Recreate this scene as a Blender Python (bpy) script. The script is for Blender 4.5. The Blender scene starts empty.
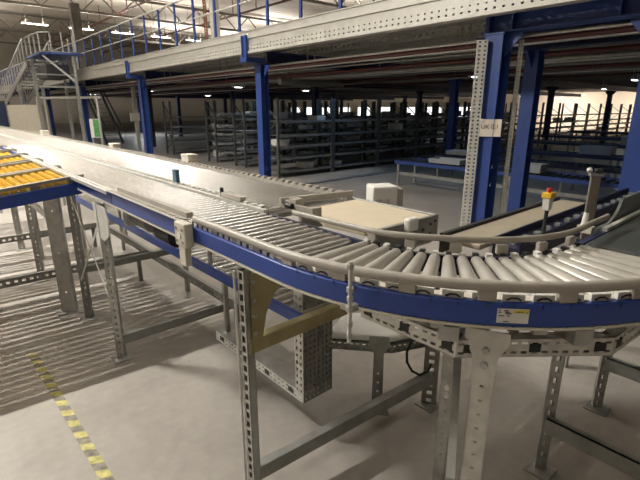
import bpy, math, random
from mathutils import Vector, Matrix
random.seed(7)
SC = bpy.context.scene
COL = SC.collection
PI = math.pi
V = Vector

# ------------------------------------------------------------------ materials
def mat(name, col, rough=.5, metal=0., noise=0., scale=8., bump=0., bscale=40., rvar=0., stretch=None, coat=0.):
    m = bpy.data.materials.new(name); m.use_nodes = True
    nt = m.node_tree; b = nt.nodes['Principled BSDF']
    b.inputs['Base Color'].default_value = (*col, 1)
    b.inputs['Roughness'].default_value = rough
    b.inputs['Metallic'].default_value = metal
    tc = nt.nodes.new('ShaderNodeTexCoord')
    src = tc.outputs['Object']
    if stretch:
        mp = nt.nodes.new('ShaderNodeMapping'); mp.inputs['Scale'].default_value = stretch
        nt.links.new(src, mp.inputs['Vector']); src = mp.outputs['Vector']
    if noise or rvar:
        n = nt.nodes.new('ShaderNodeTexNoise'); n.inputs['Scale'].default_value = scale
        n.inputs['Detail'].default_value = 6; n.inputs['Roughness'].default_value = .6
        nt.links.new(src, n.inputs['Vector'])
        if noise:
            r = nt.nodes.new('ShaderNodeMapRange')
            r.inputs['From Min'].default_value = .3; r.inputs['From Max'].default_value = .7
            r.inputs['To Min'].default_value = 1 - noise; r.inputs['To Max'].default_value = 1 + noise
            nt.links.new(n.outputs['Fac'], r.inputs['Value'])
            mx = nt.nodes.new('ShaderNodeVectorMath'); mx.operation = 'SCALE'
            mx.inputs[0].default_value = col
            nt.links.new(r.outputs['Result'], mx.inputs['Scale'])
            nt.links.new(mx.outputs['Vector'], b.inputs['Base Color'])
        if rvar:
            r2 = nt.nodes.new('ShaderNodeMapRange')
            r2.inputs['From Min'].default_value = .3; r2.inputs['From Max'].default_value = .7
            r2.inputs['To Min'].default_value = max(.03, rough - rvar); r2.inputs['To Max'].default_value = rough + rvar
            nt.links.new(n.outputs['Fac'], r2.inputs['Value'])
            nt.links.new(r2.outputs['Result'], b.inputs['Roughness'])
    if bump:
        n2 = nt.nodes.new('ShaderNodeTexNoise'); n2.inputs['Scale'].default_value = bscale
        nt.links.new(src, n2.inputs['Vector'])
        bp = nt.nodes.new('ShaderNodeBump'); bp.inputs['Strength'].default_value = bump; bp.inputs['Distance'].default_value = .01
        nt.links.new(n2.outputs['Fac'], bp.inputs['Height']); nt.links.new(bp.outputs['Normal'], b.inputs['Normal'])
    return m

def emit(name, col, s):
    m = bpy.data.materials.new(name); m.use_nodes = True
    nt = m.node_tree; nt.nodes.clear()
    o = nt.nodes.new('ShaderNodeOutputMaterial'); e = nt.nodes.new('ShaderNodeEmission')
    e.inputs['Color'].default_value = (*col, 1); e.inputs['Strength'].default_value = s
    nt.links.new(e.outputs[0], o.inputs[0]); return m

M = dict(
    rail_blue=mat('rail_blue_paint', (.024, .062, .30), .38, 0, .12, 3),
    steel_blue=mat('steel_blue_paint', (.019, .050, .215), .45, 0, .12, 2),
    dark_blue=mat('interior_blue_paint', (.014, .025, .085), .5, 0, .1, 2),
    galv=mat('galvanised_steel', (.46, .46, .44), .42, .75, .22, 14, rvar=.1),
    galv_light=mat('bright_galvanised_steel', (.62, .61, .57), .45, .45, .14, 18, rvar=.08),
    galv_dark=mat('dull_galvanised_steel', (.30, .30, .28), .5, .6, .2, 12, rvar=.1),
    fascia=mat('fascia_galvanised_sheet', (.47, .455, .41), .5, .35, .1, 5, rvar=.08),
    upright_pale=mat('pale_galvanised_upright', (.66, .65, .60), .5, .2, .1, 8),
    cream=mat('cream_plastic', (.62, .58, .49), .45, 0, .06, 8),
    guard=mat('beige_guard_plastic', (.40, .37, .32), .42, 0, .08, 10),
    roller=mat('cream_roller_sleeve', (.44, .42, .375), .36, .2, .08, 9),
    steel_roller=mat('zinc_roller', (.68, .675, .655), .19, .8, .06, 20, rvar=.04),
    belt_tan=mat('tan_belt', (.62, .54, .40), .6, 0, .05, 12, bump=.1),
    belt_brown=mat('brown_tan_belt', (.36, .31, .235), .6, 0, .06, 12, bump=.1),
    belt_dark=mat('dark_green_grey_belt', (.060, .066, .062), .38, 0, .12, 6, bump=.08),
    panel_grey=mat('grey_green_guard_sheet', (.17, .19, .17), .35, .2, .1, 5),
    guard_mid=mat('grey_guard_plastic', (.33, .305, .26), .42, 0, .08, 10),
    guard_dark=mat('brown_grey_post', (.20, .175, .145), .5, 0, .08, 10),
    bar=mat('brown_grey_bar', (.30, .275, .235), .5, .2, .1, 10),
    black=mat('black_plastic', (.015, .015, .016), .5),
    navy=mat('navy_black_steel', (.012, .016, .045), .45, 0, .1, 5),
    dark=mat('dark_steel', (.055, .055, .057), .5, .4, .2, 10),
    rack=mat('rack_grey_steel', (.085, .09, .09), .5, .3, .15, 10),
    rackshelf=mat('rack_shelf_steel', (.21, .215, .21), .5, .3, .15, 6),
    yellow=mat('yellow_wheel_plastic', (.80, .50, .035), .4, 0, .12, 20),
    yellow_steel=mat('yellow_zinc_steel', (.40, .345, .19), .42, .6, .25, 6),
    white=mat('white_plastic', (.78, .77, .73), .45, 0, .04, 5),
    whitebag=mat('white_plastic_film', (.90, .89, .86), .35, 0, .05, 8, bump=.5, bscale=18),
    paper=mat('cream_paper', (.80, .72, .62), .8, 0, .05, 10),
    ink=mat('dark_ink', (.04, .035, .035), .7),
    lab_yellow=mat('label_yellow', (.72, .62, .10), .6),
    redpipe=mat('dark_red_pipe', (.085, .016, .018), .5, 0, .15, 4),
    brownpipe=mat('brown_red_pipe', (.15, .06, .045), .5, 0, .1, 4),
    truss=mat('truss_grey_brown', (.17, .155, .13), .6, .1, .1, 4),
    wall=mat('beige_wall', (.46, .43, .38), .8, 0, .05, .6),
    wallgrey=mat('grey_wall', (.40, .41, .41), .8, 0, .05, .6),
    wallbright=mat('pale_wall', (.78, .70, .60), .8, 0, .04, .6),
    orange=mat('orange_rack_paint', (.30, .115, .05), .5, 0, .08, 4),
    green=mat('green_poster', (.10, .30, .10), .6, 0, .5, 14),
    tapeyellow=mat('worn_yellow_tape', (.50, .45, .16), .6, 0, .45, 22),
    tapeblack=mat('worn_black_tape', (.22, .20, .15), .6, 0, .5, 22),
    red=mat('red_button', (.55, .03, .02), .4),
    cyan=mat('sensor_blue', (.03, .10, .17), .4),
    tote=mat('grey_tote', (.34, .36, .38), .5, 0, .15, 3),
    box_white=mat('pale_carton', (.60, .58, .54), .7, 0, .15, 5),
    wrap=mat('clear_stretch_wrap', (.38, .39, .39), .25, 0, .3, 9, bump=.8, bscale=14),
    lamp=emit('lamp_diffuser', (1, .95, .85), 14),
    lamp_small=emit('small_lamp_diffuser', (.95, 1, 1), 9),
    window=emit('daylit_pane', (.95, 1, 1), 1.3),
)

def floor_mat():
    m = bpy.data.materials.new('polished_concrete'); m.use_nodes = True
    nt = m.node_tree; b = nt.nodes['Principled BSDF']; L = nt.links.new
    tc = nt.nodes.new('ShaderNodeTexCoord')
    n1 = nt.nodes.new('ShaderNodeTexNoise'); n1.inputs['Scale'].default_value = .9; n1.inputs['Detail'].default_value = 8; n1.inputs['Roughness'].default_value = .62
    n2 = nt.nodes.new('ShaderNodeTexNoise'); n2.inputs['Scale'].default_value = 14; n2.inputs['Detail'].default_value = 5
    L(tc.outputs['Object'], n1.inputs['Vector']); L(tc.outputs['Object'], n2.inputs['Vector'])
    r1 = nt.nodes.new('ShaderNodeValToRGB')
    r1.color_ramp.elements[0].position = .3; r1.color_ramp.elements[0].color = (.30, .275, .245, 1)
    r1.color_ramp.elements[1].position = .72; r1.color_ramp.elements[1].color = (.46, .425, .375, 1)
    L(n1.outputs['Fac'], r1.inputs['Fac'])
    r2 = nt.nodes.new('ShaderNodeMapRange'); r2.inputs['From Min'].default_value = .3; r2.inputs['From Max'].default_value = .7
    r2.inputs['To Min'].default_value = .92; r2.inputs['To Max'].default_value = 1.06
    L(n2.outputs['Fac'], r2.inputs['Value'])
    mx = nt.nodes.new('ShaderNodeVectorMath'); mx.operation = 'SCALE'
    L(r1.outputs['Color'], mx.inputs[0]); L(r2.outputs['Result'], mx.inputs['Scale'])
    # scattered scuff marks and small dark specks
    v = nt.nodes.new('ShaderNodeTexVoronoi'); v.inputs['Scale'].default_value = 2.2
    L(tc.outputs['Object'], v.inputs['Vector'])
    s = nt.nodes.new('ShaderNodeMapRange'); s.inputs['From Min'].default_value = .015; s.inputs['From Max'].default_value = .03
    s.inputs['To Min'].default_value = .35; s.inputs['To Max'].default_value = 1
    L(v.outputs['Distance'], s.inputs['Value'])
    mx2 = nt.nodes.new('ShaderNodeVectorMath'); mx2.operation = 'SCALE'
    L(mx.outputs['Vector'], mx2.inputs[0]); L(s.outputs['Result'], mx2.inputs['Scale'])
    L(mx2.outputs['Vector'], b.inputs['Base Color'])
    rr = nt.nodes.new('ShaderNodeMapRange'); rr.inputs['From Min'].default_value = .3; rr.inputs['From Max'].default_value = .7
    rr.inputs['To Min'].default_value = .28; rr.inputs['To Max'].default_value = .5
    L(n1.outputs['Fac'], rr.inputs['Value']); L(rr.outputs['Result'], b.inputs['Roughness'])
    return m
M['floor'] = floor_mat()

def rib_mat(name, c0, c1, scale, axis, rough=.6, metal=.2):
    """corrugated sheet: ribs as a bump plus a slight tone of the galvanised coat"""
    m = bpy.data.materials.new(name); m.use_nodes = True
    nt = m.node_tree; b = nt.nodes['Principled BSDF']; L = nt.links.new
    tc = nt.nodes.new('ShaderNodeTexCoord'); w = nt.nodes.new('ShaderNodeTexWave')
    w.bands_direction = axis; w.inputs['Scale'].default_value = scale
    L(tc.outputs['Object'], w.inputs['Vector'])
    n = nt.nodes.new('ShaderNodeTexNoise'); n.inputs['Scale'].default_value = .8
    L(tc.outputs['Object'], n.inputs['Vector'])
    r = nt.nodes.new('ShaderNodeValToRGB')
    r.color_ramp.elements[0].position = .3; r.color_ramp.elements[1].position = .7
    r.color_ramp.elements[0].color = (*c0, 1); r.color_ramp.elements[1].color = (*c1, 1)
    L(n.outputs['Fac'], r.inputs['Fac']); L(r.outputs['Color'], b.inputs['Base Color'])
    bp = nt.nodes.new('ShaderNodeBump'); bp.inputs['Strength'].default_value = .9; bp.inputs['Distance'].default_value = .04
    L(w.outputs['Fac'], bp.inputs['Height']); L(bp.outputs['Normal'], b.inputs['Normal'])
    b.inputs['Roughness'].default_value = rough; b.inputs['Metallic'].default_value = metal
    return m
M['deck_under'] = rib_mat('deck_underside_sheet', (.20, .185, .17), (.27, .25, .23), 2.2, 'X')
M['roof'] = rib_mat('roof_sheet', (.54, .48, .40), (.64, .57, .48), .5, 'Y', .7, 0)

# ------------------------------------------------------------------ mesh builder
class MB:
    def __init__(s): s.v = []; s.f = []; s.mi = []; s.cur = 0
    def add(s, vs, fs):
        o = len(s.v); s.v += [tuple(p) for p in vs]
        for f in fs: s.f.append(tuple(i + o for i in f)); s.mi.append(s.cur)
        return s
    def hexa(s, p):   # 8 points: bottom ring, top ring
        return s.add(p, [(3, 2, 1, 0), (4, 5, 6, 7), (0, 1, 5, 4), (1, 2, 6, 5), (2, 3, 7, 6), (3, 0, 4, 7)])
    def box(s, a, b):
        x0, x1 = sorted((a[0], b[0])); y0, y1 = sorted((a[1], b[1])); z0, z1 = sorted((a[2], b[2]))
        return s.hexa([(x0, y0, z0), (x1, y0, z0), (x1, y1, z0), (x0, y1, z0), (x0, y0, z1), (x1, y0, z1), (x1, y1, z1), (x0, y1, z1)])
    def obox(s, c, u, v, w):   # centre and three half-axis vectors
        c, u, v, w = V(c), V(u), V(v), V(w)
        return s.hexa([c-u-v-w, c+u-v-w, c+u+v-w, c-u+v-w, c-u-v+w, c+u-v+w, c+u+v+w, c-u+v+w])
    def beam(s, a, b, w, h, up=(0, 0, 1)):
        a, b = V(a), V(b); d = (b-a).normalized(); up = V(up)
        if abs(d.dot(up)) > .99: up = V((1, 0, 0))
        n = d.cross(up).normalized(); k = n.cross(d)
        return s.obox((a+b)/2, (b-a)/2, n*w/2, k*h/2)
    def tube(s, pts, r, n=10, cap=True):
        pts = [V(p) for p in pts]; rings = []
        rs = r if isinstance(r, (list, tuple)) else [r]*len(pts)
        prev = None
        for i, p in enumerate(pts):
            d = (pts[min(i+1, len(pts)-1)] - pts[max(i-1, 0)]).normalized()
            if prev is None:
                up = V((0, 0, 1)) if abs(d.z) < .9 else V((1, 0, 0))
                a = d.cross(up).normalized()
            else: a = (prev - d*prev.dot(d)).normalized()
            prev = a; b = d.cross(a)
            rings.append([p + (a*math.cos(2*PI*k/n) + b*math.sin(2*PI*k/n))*rs[i] for k in range(n)])
        vs = [q for R in rings for q in R]; fs = []
        for i in range(len(pts)-1):
            for k in range(n):
                fs.append((i*n+k, i*n+(k+1) % n, (i+1)*n+(k+1) % n, (i+1)*n+k))
        if cap:
            fs.append(tuple(range(n-1, -1, -1))); fs.append(tuple((len(pts)-1)*n+k for k in range(n)))
        return s.add(vs, fs)
    def sweep(s, prof, pts, frames, closed=True, cap=True):   # prof (a,b); frames list of (A,B) unit vectors
        n = len(prof); vs = []; fs = []
        for p, (A, B) in zip(pts, frames):
            for a, b in prof: vs.append(V(p) + V(A)*a + V(B)*b)
        for i in range(len(pts)-1):
            for k in range(n if closed else n-1):
                fs.append((i*n+k, i*n+(k+1) % n, (i+1)*n+(k+1) % n, (i+1)*n+k))
        if cap and closed:
            fs.append(tuple(range(n-1, -1, -1))); fs.append(tuple((len(pts)-1)*n+k for k in range(n)))
        return s.add(vs, fs)
    def prism(s, poly, d):     # polygon of 3-D points pushed by vector d
        n = len(poly); d = V(d); p = [V(q) for q in poly]
        return s.add(p + [q+d for q in p], [tuple(range(n-1, -1, -1)), tuple(range(n, 2*n))] + [(i, (i+1) % n, n+(i+1) % n, n+i) for i in range(n)])
    def perf(s, o, u, v, nu, nv, fu=.5, fv=.5, t=.003, skip=None):
        """sheet from corner o spanned by u and v with nu x nv real rectangular holes, thickness t along u x v"""
        o, u, v = V(o), V(u), V(v); w = u.cross(v).normalized()*t
        du, dv = u/nu, v/nv
        for i in range(nu):
            for j in range(nv):
                c = o + du*i + dv*j
                P = [c, c+du, c+du+dv, c+dv]
                if skip and skip(i, j):
                    s.add(P + [q+w for q in P], [(3, 2, 1, 0), (4, 5, 6, 7)]); continue
                m = c + (du+dv)/2; a, b = du*fu/2, dv*fv/2
                Q = [m-a-b, m+a-b, m+a+b, m-a+b]
                A = P + Q; B = [q+w for q in A]
                fs = []
                for k in range(4):
                    k2 = (k+1) % 4
                    fs += [(k2, k, 4+k, 4+k2), (8+k, 8+k2, 12+k2, 12+k), (4+k, 12+k, 12+k2, 4+k2)]
                s.add(A + B, fs)
        E = [o, o+u, o+u+v, o+v]
        s.add(E + [q+w for q in E], [(0, 1, 5, 4), (1, 2, 6, 5), (2, 3, 7, 6), (3, 0, 4, 7)])
        return s
    def channel(s, a, b, face, w, d, t=.003, pitch=.04, rows=1, fu=.5, fv=.4):
        """perforated C channel along a-b: web of width w looking along face, two flanges of depth d behind it"""
        a, b, face = V(a), V(b), V(face); ax = (b-a); L = ax.length; ax.normalize()
        face = (face - ax*face.dot(ax)).normalized(); side = face.cross(ax).normalized()
        n = max(1, int(L/pitch))
        s.perf(a - side*w/2 - face*t, ax*L, side*w, n, rows, fu, fv, t) if ax.cross(side).dot(face) > 0 else \
            s.perf(a + side*w/2 - face*t, ax*L, -side*w, n, rows, fu, fv, t)
        for k in (-1, 1):
            s.obox((a+b)/2 + side*k*(w/2-t/2) - face*d/2, ax*L/2, side*t/2, face*d/2)
            s.obox((a+b)/2 + side*k*(w/2-.008) - face*(d-t/2), ax*L/2, side*.008, face*t/2)
        return s
    def build(s, name, m, parent=None, smooth=None, bevel=0):
        me = bpy.data.meshes.new(name); me.from_pydata(s.v, [], s.f); me.update()
        ms = m if isinstance(m, (list, tuple)) else [m]
        for x in ms: me.materials.append(M[x] if isinstance(x, str) else x)
        if len(ms) > 1: me.polygons.foreach_set('material_index', s.mi)
        if smooth:
            me.polygons.foreach_set('use_smooth', [True]*len(me.polygons)); me.set_sharp_from_angle(angle=smooth)
        o = bpy.data.objects.new(name, me); COL.objects.link(o)
        if bevel:
            bv = o.modifiers.new('bevel', 'BEVEL'); bv.width = bevel; bv.segments = 2; bv.limit_method = 'ANGLE'
        if parent is not None: o.parent = parent
        return o

SM = .7
def tag(o, label, cat, group=None, kind=None):
    o['label'] = label; o['category'] = cat
    if group: o['group'] = group
    if kind: o['kind'] = kind
    return o
def thing(name, label, cat, loc=(0, 0, 0), rz=0., group=None):
    o = bpy.data.objects.new(name, None); COL.objects.link(o); o.empty_display_size = .1
    o.location = loc; o.rotation_euler = (0, 0, rz)
    return tag(o, label, cat, group)
def struct(o): o['kind'] = 'structure'; return o
def dup(root, loc=None, rz=None, label=None, group=None):
    r = root.copy(); COL.objects.link(r)
    if loc is not None: r.location = loc
    if rz is not None: r.rotation_euler = (0, 0, rz)
    if label: r['label'] = label
    if group: r['group'] = group
    for ch in list(root.children):
        c = ch.copy(); COL.objects.link(c); c.parent = r
        for g in ch.children:
            d = g.copy(); COL.objects.link(d); d.parent = c
    return r
def clone(o, parent, loc=None, rot=None):
    c = o.copy(); COL.objects.link(c); c.parent = parent
    if loc is not None: c.location = loc
    if rot is not None: c.rotation_euler = rot
    return c
def lamp_light(loc, sx, sy, power, col, rot=(0, 0, 0)):
    l = bpy.data.lights.new('lamp_or_fill_glow', 'AREA'); l.shape = 'RECTANGLE'; l.size = sx; l.size_y = sy
    l.energy = power; l.color = col
    o = bpy.data.objects.new('lamp_or_fill_glow', l); COL.objects.link(o); o.location = loc; o.rotation_euler = rot
    return o

# ------------------------------------------------------------------ camera (lens about 25 mm on full frame, 1.8 m above the floor)
cam = bpy.data.cameras.new('camera'); co = bpy.data.objects.new('camera', cam); COL.objects.link(co); SC.camera = co
cam.sensor_width = 36; cam.lens = 446/640*36; cam.clip_end = 200; cam.clip_start = .05
co.location = (0, 0, 1.8); co.rotation_euler = (PI/2 - math.radians(16.487), 0, -math.radians(41.534))

# ------------------------------------------------------------------ the setting
X0, X1, Y0, Y1, RZ = -14, 46, -12, 64, 9.4
struct(MB().box((X0, Y0, -.1), (X1, Y1, 0)).build('floor', 'floor'))
struct(MB().box((X0, Y0, RZ), (X1, Y1, RZ+.15)).build('ceiling', 'roof'))
struct(MB().box((X0-.2, Y0, 0), (X0, Y1, RZ)).build('wall_left', 'wall'))
struct(MB().box((X0, Y0-.2, 0), (X1, Y0, RZ)).build('wall_front', 'wall'))
struct(MB().box((X0, Y1, 0), (X1, Y1+.2, RZ)).build('wall_back', 'wall'))
struct(MB().box((X1, Y0, 0), (X1+.2, Y1, RZ)).build('wall_right', 'wallbright'))
DECK_L = 60
# a ribbon of daylit windows low on the back wall beyond the racking
for i in range(9):
    w = thing('window_%d' % (i+1), 'daylit window in the far wall seen through the racking', 'window'); struct(w); w.location = (X1-.05, 27+i*3.7, .75); w.rotation_euler = (0, 0, PI/2)
    f = MB()
    for a, b in (((0, 0, 0), (2.3, .05, .06)), ((0, 0, 1.14), (2.3, .05, 1.2)), ((0, 0, 0), (.06, .05, 1.2)), ((2.24, 0, 0), (2.3, .05, 1.2)), ((1.12, 0, 0), (1.18, .05, 1.2))): f.box(a, b)
    f.build('frame', 'white', w)
    MB().box((.05, .02, .05), (2.25, .03, 1.15)).build('pane', 'window', w)

# ------------------------------------------------------------------ roof: trusses, lamps, pipes
def truss(y, label):
    t = thing('roof_truss', label, 'roof truss', (0, y, 0), 0, 'roof trusses')
    MB().box((X0, -.08, 9.16), (X1, .08, 9.32)).build('top_chord', 'truss', t)
    MB().box((X0, -.08, 8.0), (X1, .08, 8.14)).build('bottom_chord', 'truss', t)
    m = MB(); x = X0; up = True
    while x < X1 - 1.2:
        m.beam((x, 0, 8.07 if up else 9.2), (x+1.2, 0, 9.2 if up else 8.07), .07, .07); x += 1.2; up = not up
    m.build('web', 'truss', t)
truss(35.5, 'grey lattice roof truss crossing the top left corner, nearest of the trusses')
truss(47, 'grey lattice roof truss farther off above the row of lit roof lamps')
truss(57, 'grey lattice roof truss close to the far end wall')
truss(23, 'grey lattice roof truss above the upper handrail')
for x, lab in ((12.5, 'long red brown pipe under the roof running towards the far wall'), (19, 'second red brown pipe under the roof, right of the long one')):
    t = thing('sprinkler_pipe', lab, 'pipe'); MB().tube([(x, 10, 8.25), (x, 62, 8.25)], .07, 8).build('pipe', 'brownpipe', t, smooth=SM)
    h0 = None
    for i in range(13):
        if h0 is None: h0 = MB().box((x-.025, -.025, 8.3), (x+.025, .025, 9.4)).build('hanger', 'brownpipe', t); h0.location = (0, 22, 0)
        else: clone(h0, t, (0, 22+i*3, 0))
# lamps: fixture with diffuser, hung on rods below the trusses
def roof_lamp(x, y, label, group=None):
    t = thing('roof_lamp', label, 'lamp', (x, y, 6.95), 0, group)
    MB().box((-.75, -.17, .015), (.75, .17, .08)).build('housing', 'white', t)
    MB().box((-.72, -.14, 0), (.72, .14, .015)).build('diffuser', 'lamp', t)
    MB().box((-.5, -.01, .08), (-.48, .01, 2.45)).box((.48, -.01, .08), (.5, .01, 2.45)).build('suspension', 'truss', t)
WARM = (1, .965, .90)
def lit(x, y, down, up):
    if down: lamp_light((x, y, 6.92), 1.25, .05, down, WARM)
    if up: lamp_light((x, y, 7.06), 1.25, .2, up, WARM, (PI, 0, 0))  # upward area light added above the fixture to brighten the roof
for x, lab in ((7.1, 'leftmost of the long lit lamps under the roof at the far left'), (9.85, 'lit roof lamp just right of the dark roof pillar'),
               (12.6, 'third lit roof lamp from the left, behind the handrail'), (15.4, 'fourth lit roof lamp from the left, behind the handrail'), (18.2, 'rightmost lit roof lamp seen through the handrail')):
    roof_lamp(x, 35.6, lab); lit(x, 35.6, 90, 90)
OUT = 'long unseen roof lamp above the open floor, among inferred and added ones'
for x, y, d, u in ((-2.1, 8.1, 1000, 30), (-6.5, 8.1, 20, 40), (1.6, 8.1, 20, 60), (4.5, 8.1, 55, 70), (4.5, 12.5, 20, 0), (4.5, 4.2, 8, 30), (-6, 1, 8, 25), (-2, .6, 15, 35), (2.5, -.5, 8, 40), (-1, 16, 25, 160), (4.2, 17, 25, 160), (-3, 24, 40, 250), (2, 24, 40, 250), (6.2, 23, 40, 250), (1.2, 35.6, 60, 120), (-3, 35.6, 60, 120), (3, 45, 60, 300), (-2, 45, 60, 300), (1, 55, 400, 100), (2, 50, 300, 100), (-4, 50, 200, 100)):
    roof_lamp(x, y, OUT, 'roof lamps over the open floor'); lit(x, y, d, u)  # key inferred from floor shadows; far rows added to brighten roof and wall
for x, y in ((14, 17), (22, 12), (22, 4), (21, 45), (28, 45), (26, 36), (34, 42), (24, 24)):  # unseen lamps added to light the roof over the mezzanine
    roof_lamp(x, y, 'added unseen roof lamp above the mezzanine level', 'added roof lamps over the mezzanine'); lit(x, y, 60, 300)
p = thing('roof_pillar', 'dark grey pillar rising past the roof lamps at the upper left', 'pillar', (8.86, 33, 0))
MB().box((-.26, -.26, 3.25), (.26, .26, 8.0)).build('shaft', 'truss', p, bevel=.02); MB().box((-.4, -.4, 3.2), (.4, .4, 3.25)).build('base_plate', 'truss', p)

# ------------------------------------------------------------------ mezzanine
COLY = [1.6, 8.35, 15.1, 21.85, 28.6, 35.35, 42.1]
COLX = [5.75, 13.1, 20.45, 27.8]
d = tag(MB().box((5.51, -6, 3.10), (44, 58, 3.2)).build('mezzanine_deck', 'deck_under'), 'brown grey corrugated mezzanine deck overhead', 'mezzanine deck')
# fascia in lengths between the columns
ys = [-5.15] + COLY + [48.8, 55.5]
for i in range(len(ys)-1):
    a, b = ys[i]+.01, ys[i+1]-.01
    w = ['in front of the camera overhead', 'between the twin columns and the second column', 'between the second and third columns', 'between the third and fourth columns', 'past the fourth column', 'sixth along from the near end', 'seventh along from the near end', 'at the far end next to last', 'last at the far end'][i]
    t = thing('fascia_beam', 'pale galvanised mezzanine edge beam ' + w, 'edge beam')
    m = MB()
    if i < 3:
        n = int((b-a)/.11)
        m.perf((5.40, b, 2.90), (0, a-b, 0), (0, 0, .07), n, 1, .30, .35, .004)
        m.perf((5.40, b, 2.97), (0, a-b, 0), (0, 0, .07), n, 1, .22, .30, .004)
        m.box((5.396, a, 3.04), (5.40, b, 3.14))
    else: m.box((5.396, a, 2.9), (5.40, b, 3.14))
    m.build('web', 'fascia', t)
    MB().box((5.36, a, 2.86), (5.50, b, 2.90)).build('bottom_flange', 'fascia', t, bevel=.006)
    MB().box((5.37, a, 3.14), (5.50, b, 3.165)).build('top_flange', 'fascia', t)
    MB().box((5.42, a, 3.165), (5.43, b, 3.30)).box((5.40, a, 3.285), (5.43, b, 3.30)).build('toe_board', 'fascia', t)
# handrail lengths
def handrail(a, b, label):
    t = thing('handrail', label, 'handrail', (5.45, 0, 0))
    MB().tube([(0, a, 4.31), (0, b, 4.31)], .022, 8).build('top_rail', 'galv_light', t, smooth=SM)
    MB().tube([(0, a, 3.83), (0, b, 3.83)], .016, 8).build('mid_rail', 'galv_light', t, smooth=SM)
    first = None
    y = math.ceil(a - .66) + .66
    while y < b:
        if first is None:
            first = MB().box((-.02, -.03, 3.2), (.02, .03, 4.31)).build('post', 'steel_blue', t, bevel=.004); first.location = (0, y, 0)
        else: clone(first, t, (0, y, 0))
        y += 1.0
for i in range(len(ys)-1):
    w = ['over the twin blue columns', 'over the second blue column from the right', 'between the second and third blue columns', 'reaching the third column', 'behind the blue platform', 'beyond the platform', 'farther along the mezzanine', 'next to last', 'at the far end'][i]
    handrail(ys[i]+.02, ys[i+1]-.02, 'guard railing with blue posts and pale rails ' + w)

def h_column(x, y, ztop, m, label, group=None, hz=0, s=.2, haunch='y'):
    t = thing('steel_column', label, 'column', (x, y, 0), 0, group)
    h = s/2; w = .014
    MB().box((-h, -h, .02), (-h+w, h, ztop)).box((h-w, -h, .02), (h, h, ztop)).box((-h+w, -w/2, .02), (h-w, w/2, ztop)).build('shaft', m, t)
    MB().box((-.16, -.16, 0), (.16, .16, .02)).build('base_plate', m, t)
    MB().box((-.13, -.13, ztop), (.13, .13, ztop+.02)).build('cap_plate', m, t)
    for k in (-1, 1):
        if haunch == 'y': g = MB().prism([(-w/2, k*.007, ztop), (-w/2, k*(h+.2), ztop), (-w/2, k*h, ztop-.24), (-w/2, k*.007, ztop-.24)], (w, 0, 0))
        else: g = MB().prism([(k*h, -w/2, ztop), (k*(h+.2), -w/2, ztop), (k*h, -w/2, ztop-.24)], (0, w, 0))
        g.build('gusset', m, t)
    return t
names = {1.6: 'blue steel column at the right edge of the picture', 8.35: 'blue steel column behind the roller lanes, second full one from the right',
         15.1: 'blue steel column behind the far lane, left of the racks', 21.85: 'blue steel column beside the green poster at the left'}
for y in COLY:
    h_column(5.75, 1.36 if y == 1.6 else y, 2.66, 'steel_blue', names.get(y, 'blue steel column far along the mezzanine edge'), None if y in names else 'far edge columns')
    if y == 1.6: continue
    t = thing('beam_bracket', ('blue bracket clamped on the pale edge beam ' + {1.6: 'outside the picture on the right', 8.35: 'above the second column from the right', 15.1: 'above the column left of the racks', 21.85: 'above the column by the green poster'}.get(y, 'far along the mezzanine')), 'bracket', (5.33, y, 0), 0, None if y in names else 'far edge brackets')
    MB().box((-.01, -.09, 2.78), (.04, -.06, 3.2)).box((-.01, .06, 2.78), (.04, .09, 3.2)).box((.015, -.06, 2.78), (.03, .06, 3.2)).build('plate', 'steel_blue', t)
    MB().box((-.03, -.11, 2.70), (.45, .11, 2.79)).build('stub_beam', 'steel_blue', t)
NC = 'dark blue column deep under the mezzanine among the racks and conveyors'
for x in COLX[1:]:
    for y in COLY[:6]:
        lab = NC; g = 'inner mezzanine columns'
        if (x, y) == (13.1, 8.35): lab, g = 'dark blue column standing behind the low blue conveyor in front of the racks', None
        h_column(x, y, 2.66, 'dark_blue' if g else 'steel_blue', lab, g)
# the portal of twin columns on the right
h_column(5.78, 3.1, 2.68, 'steel_blue', 'blue steel column carrying the paper sign, right of centre', s=.24)
h_column(7.08, 3.2, 2.60, 'steel_blue', 'bare blue column standing behind the column with the paper sign', s=.2, haunch='x')
pb = thing('portal_beam', 'heavy blue I beam overhead between the sign column and the right edge', 'beam', (5.78, 0, 0))
MB().box((-.1, .6, 2.70), (.1, 3.3, 2.72)).box((-.1, .6, 2.98), (.1, 3.3, 3.0)).build('flange', 'steel_blue', pb)
MB().box((-.008, .6, 2.72), (.008, 3.3, 2.98)).build('web', 'steel_blue', pb)
for y in (3.2, 2.9, 1.75, 1.45):
    MB().box((-.1, y-.008, 2.72), (.1, y+.008, 2.98)).build('stiffener', 'steel_blue', pb)
pb2 = thing('portal_beam', 'second dark blue I beam overhead behind the sign column', 'beam', (7.08, 0, 0))
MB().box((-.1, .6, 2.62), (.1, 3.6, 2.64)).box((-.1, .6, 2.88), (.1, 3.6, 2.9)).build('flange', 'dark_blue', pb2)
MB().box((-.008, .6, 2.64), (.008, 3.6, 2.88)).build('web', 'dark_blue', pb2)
for k, (x, y, lab) in enumerate(((5.56, 3.19, 'perforated pale rack upright on the left side of the sign column'), (5.92, 2.86, 'perforated pale rack upright on the right side of the sign column'))):
    t = thing('rack_upright', lab, 'rack upright', (x, y, 0))
    MB().channel((0, 0, .01), (0, 0, 2.62), (-.8, -.6, 0), .13 if k == 0 else .05, .06, .004, .05, 2 if k == 0 else 1, .45, .4).build('post', 'upright_pale', t)
    MB().box((-.07, -.07, 0), (.07, .07, .01)).build('base_plate', 'fascia', t)
sg = thing('paper_sign', 'cream paper sign lettered UK 0.1 taped to the blue column', 'sign', (5.655, 3.02, 1.55), math.radians(-62))
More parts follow.
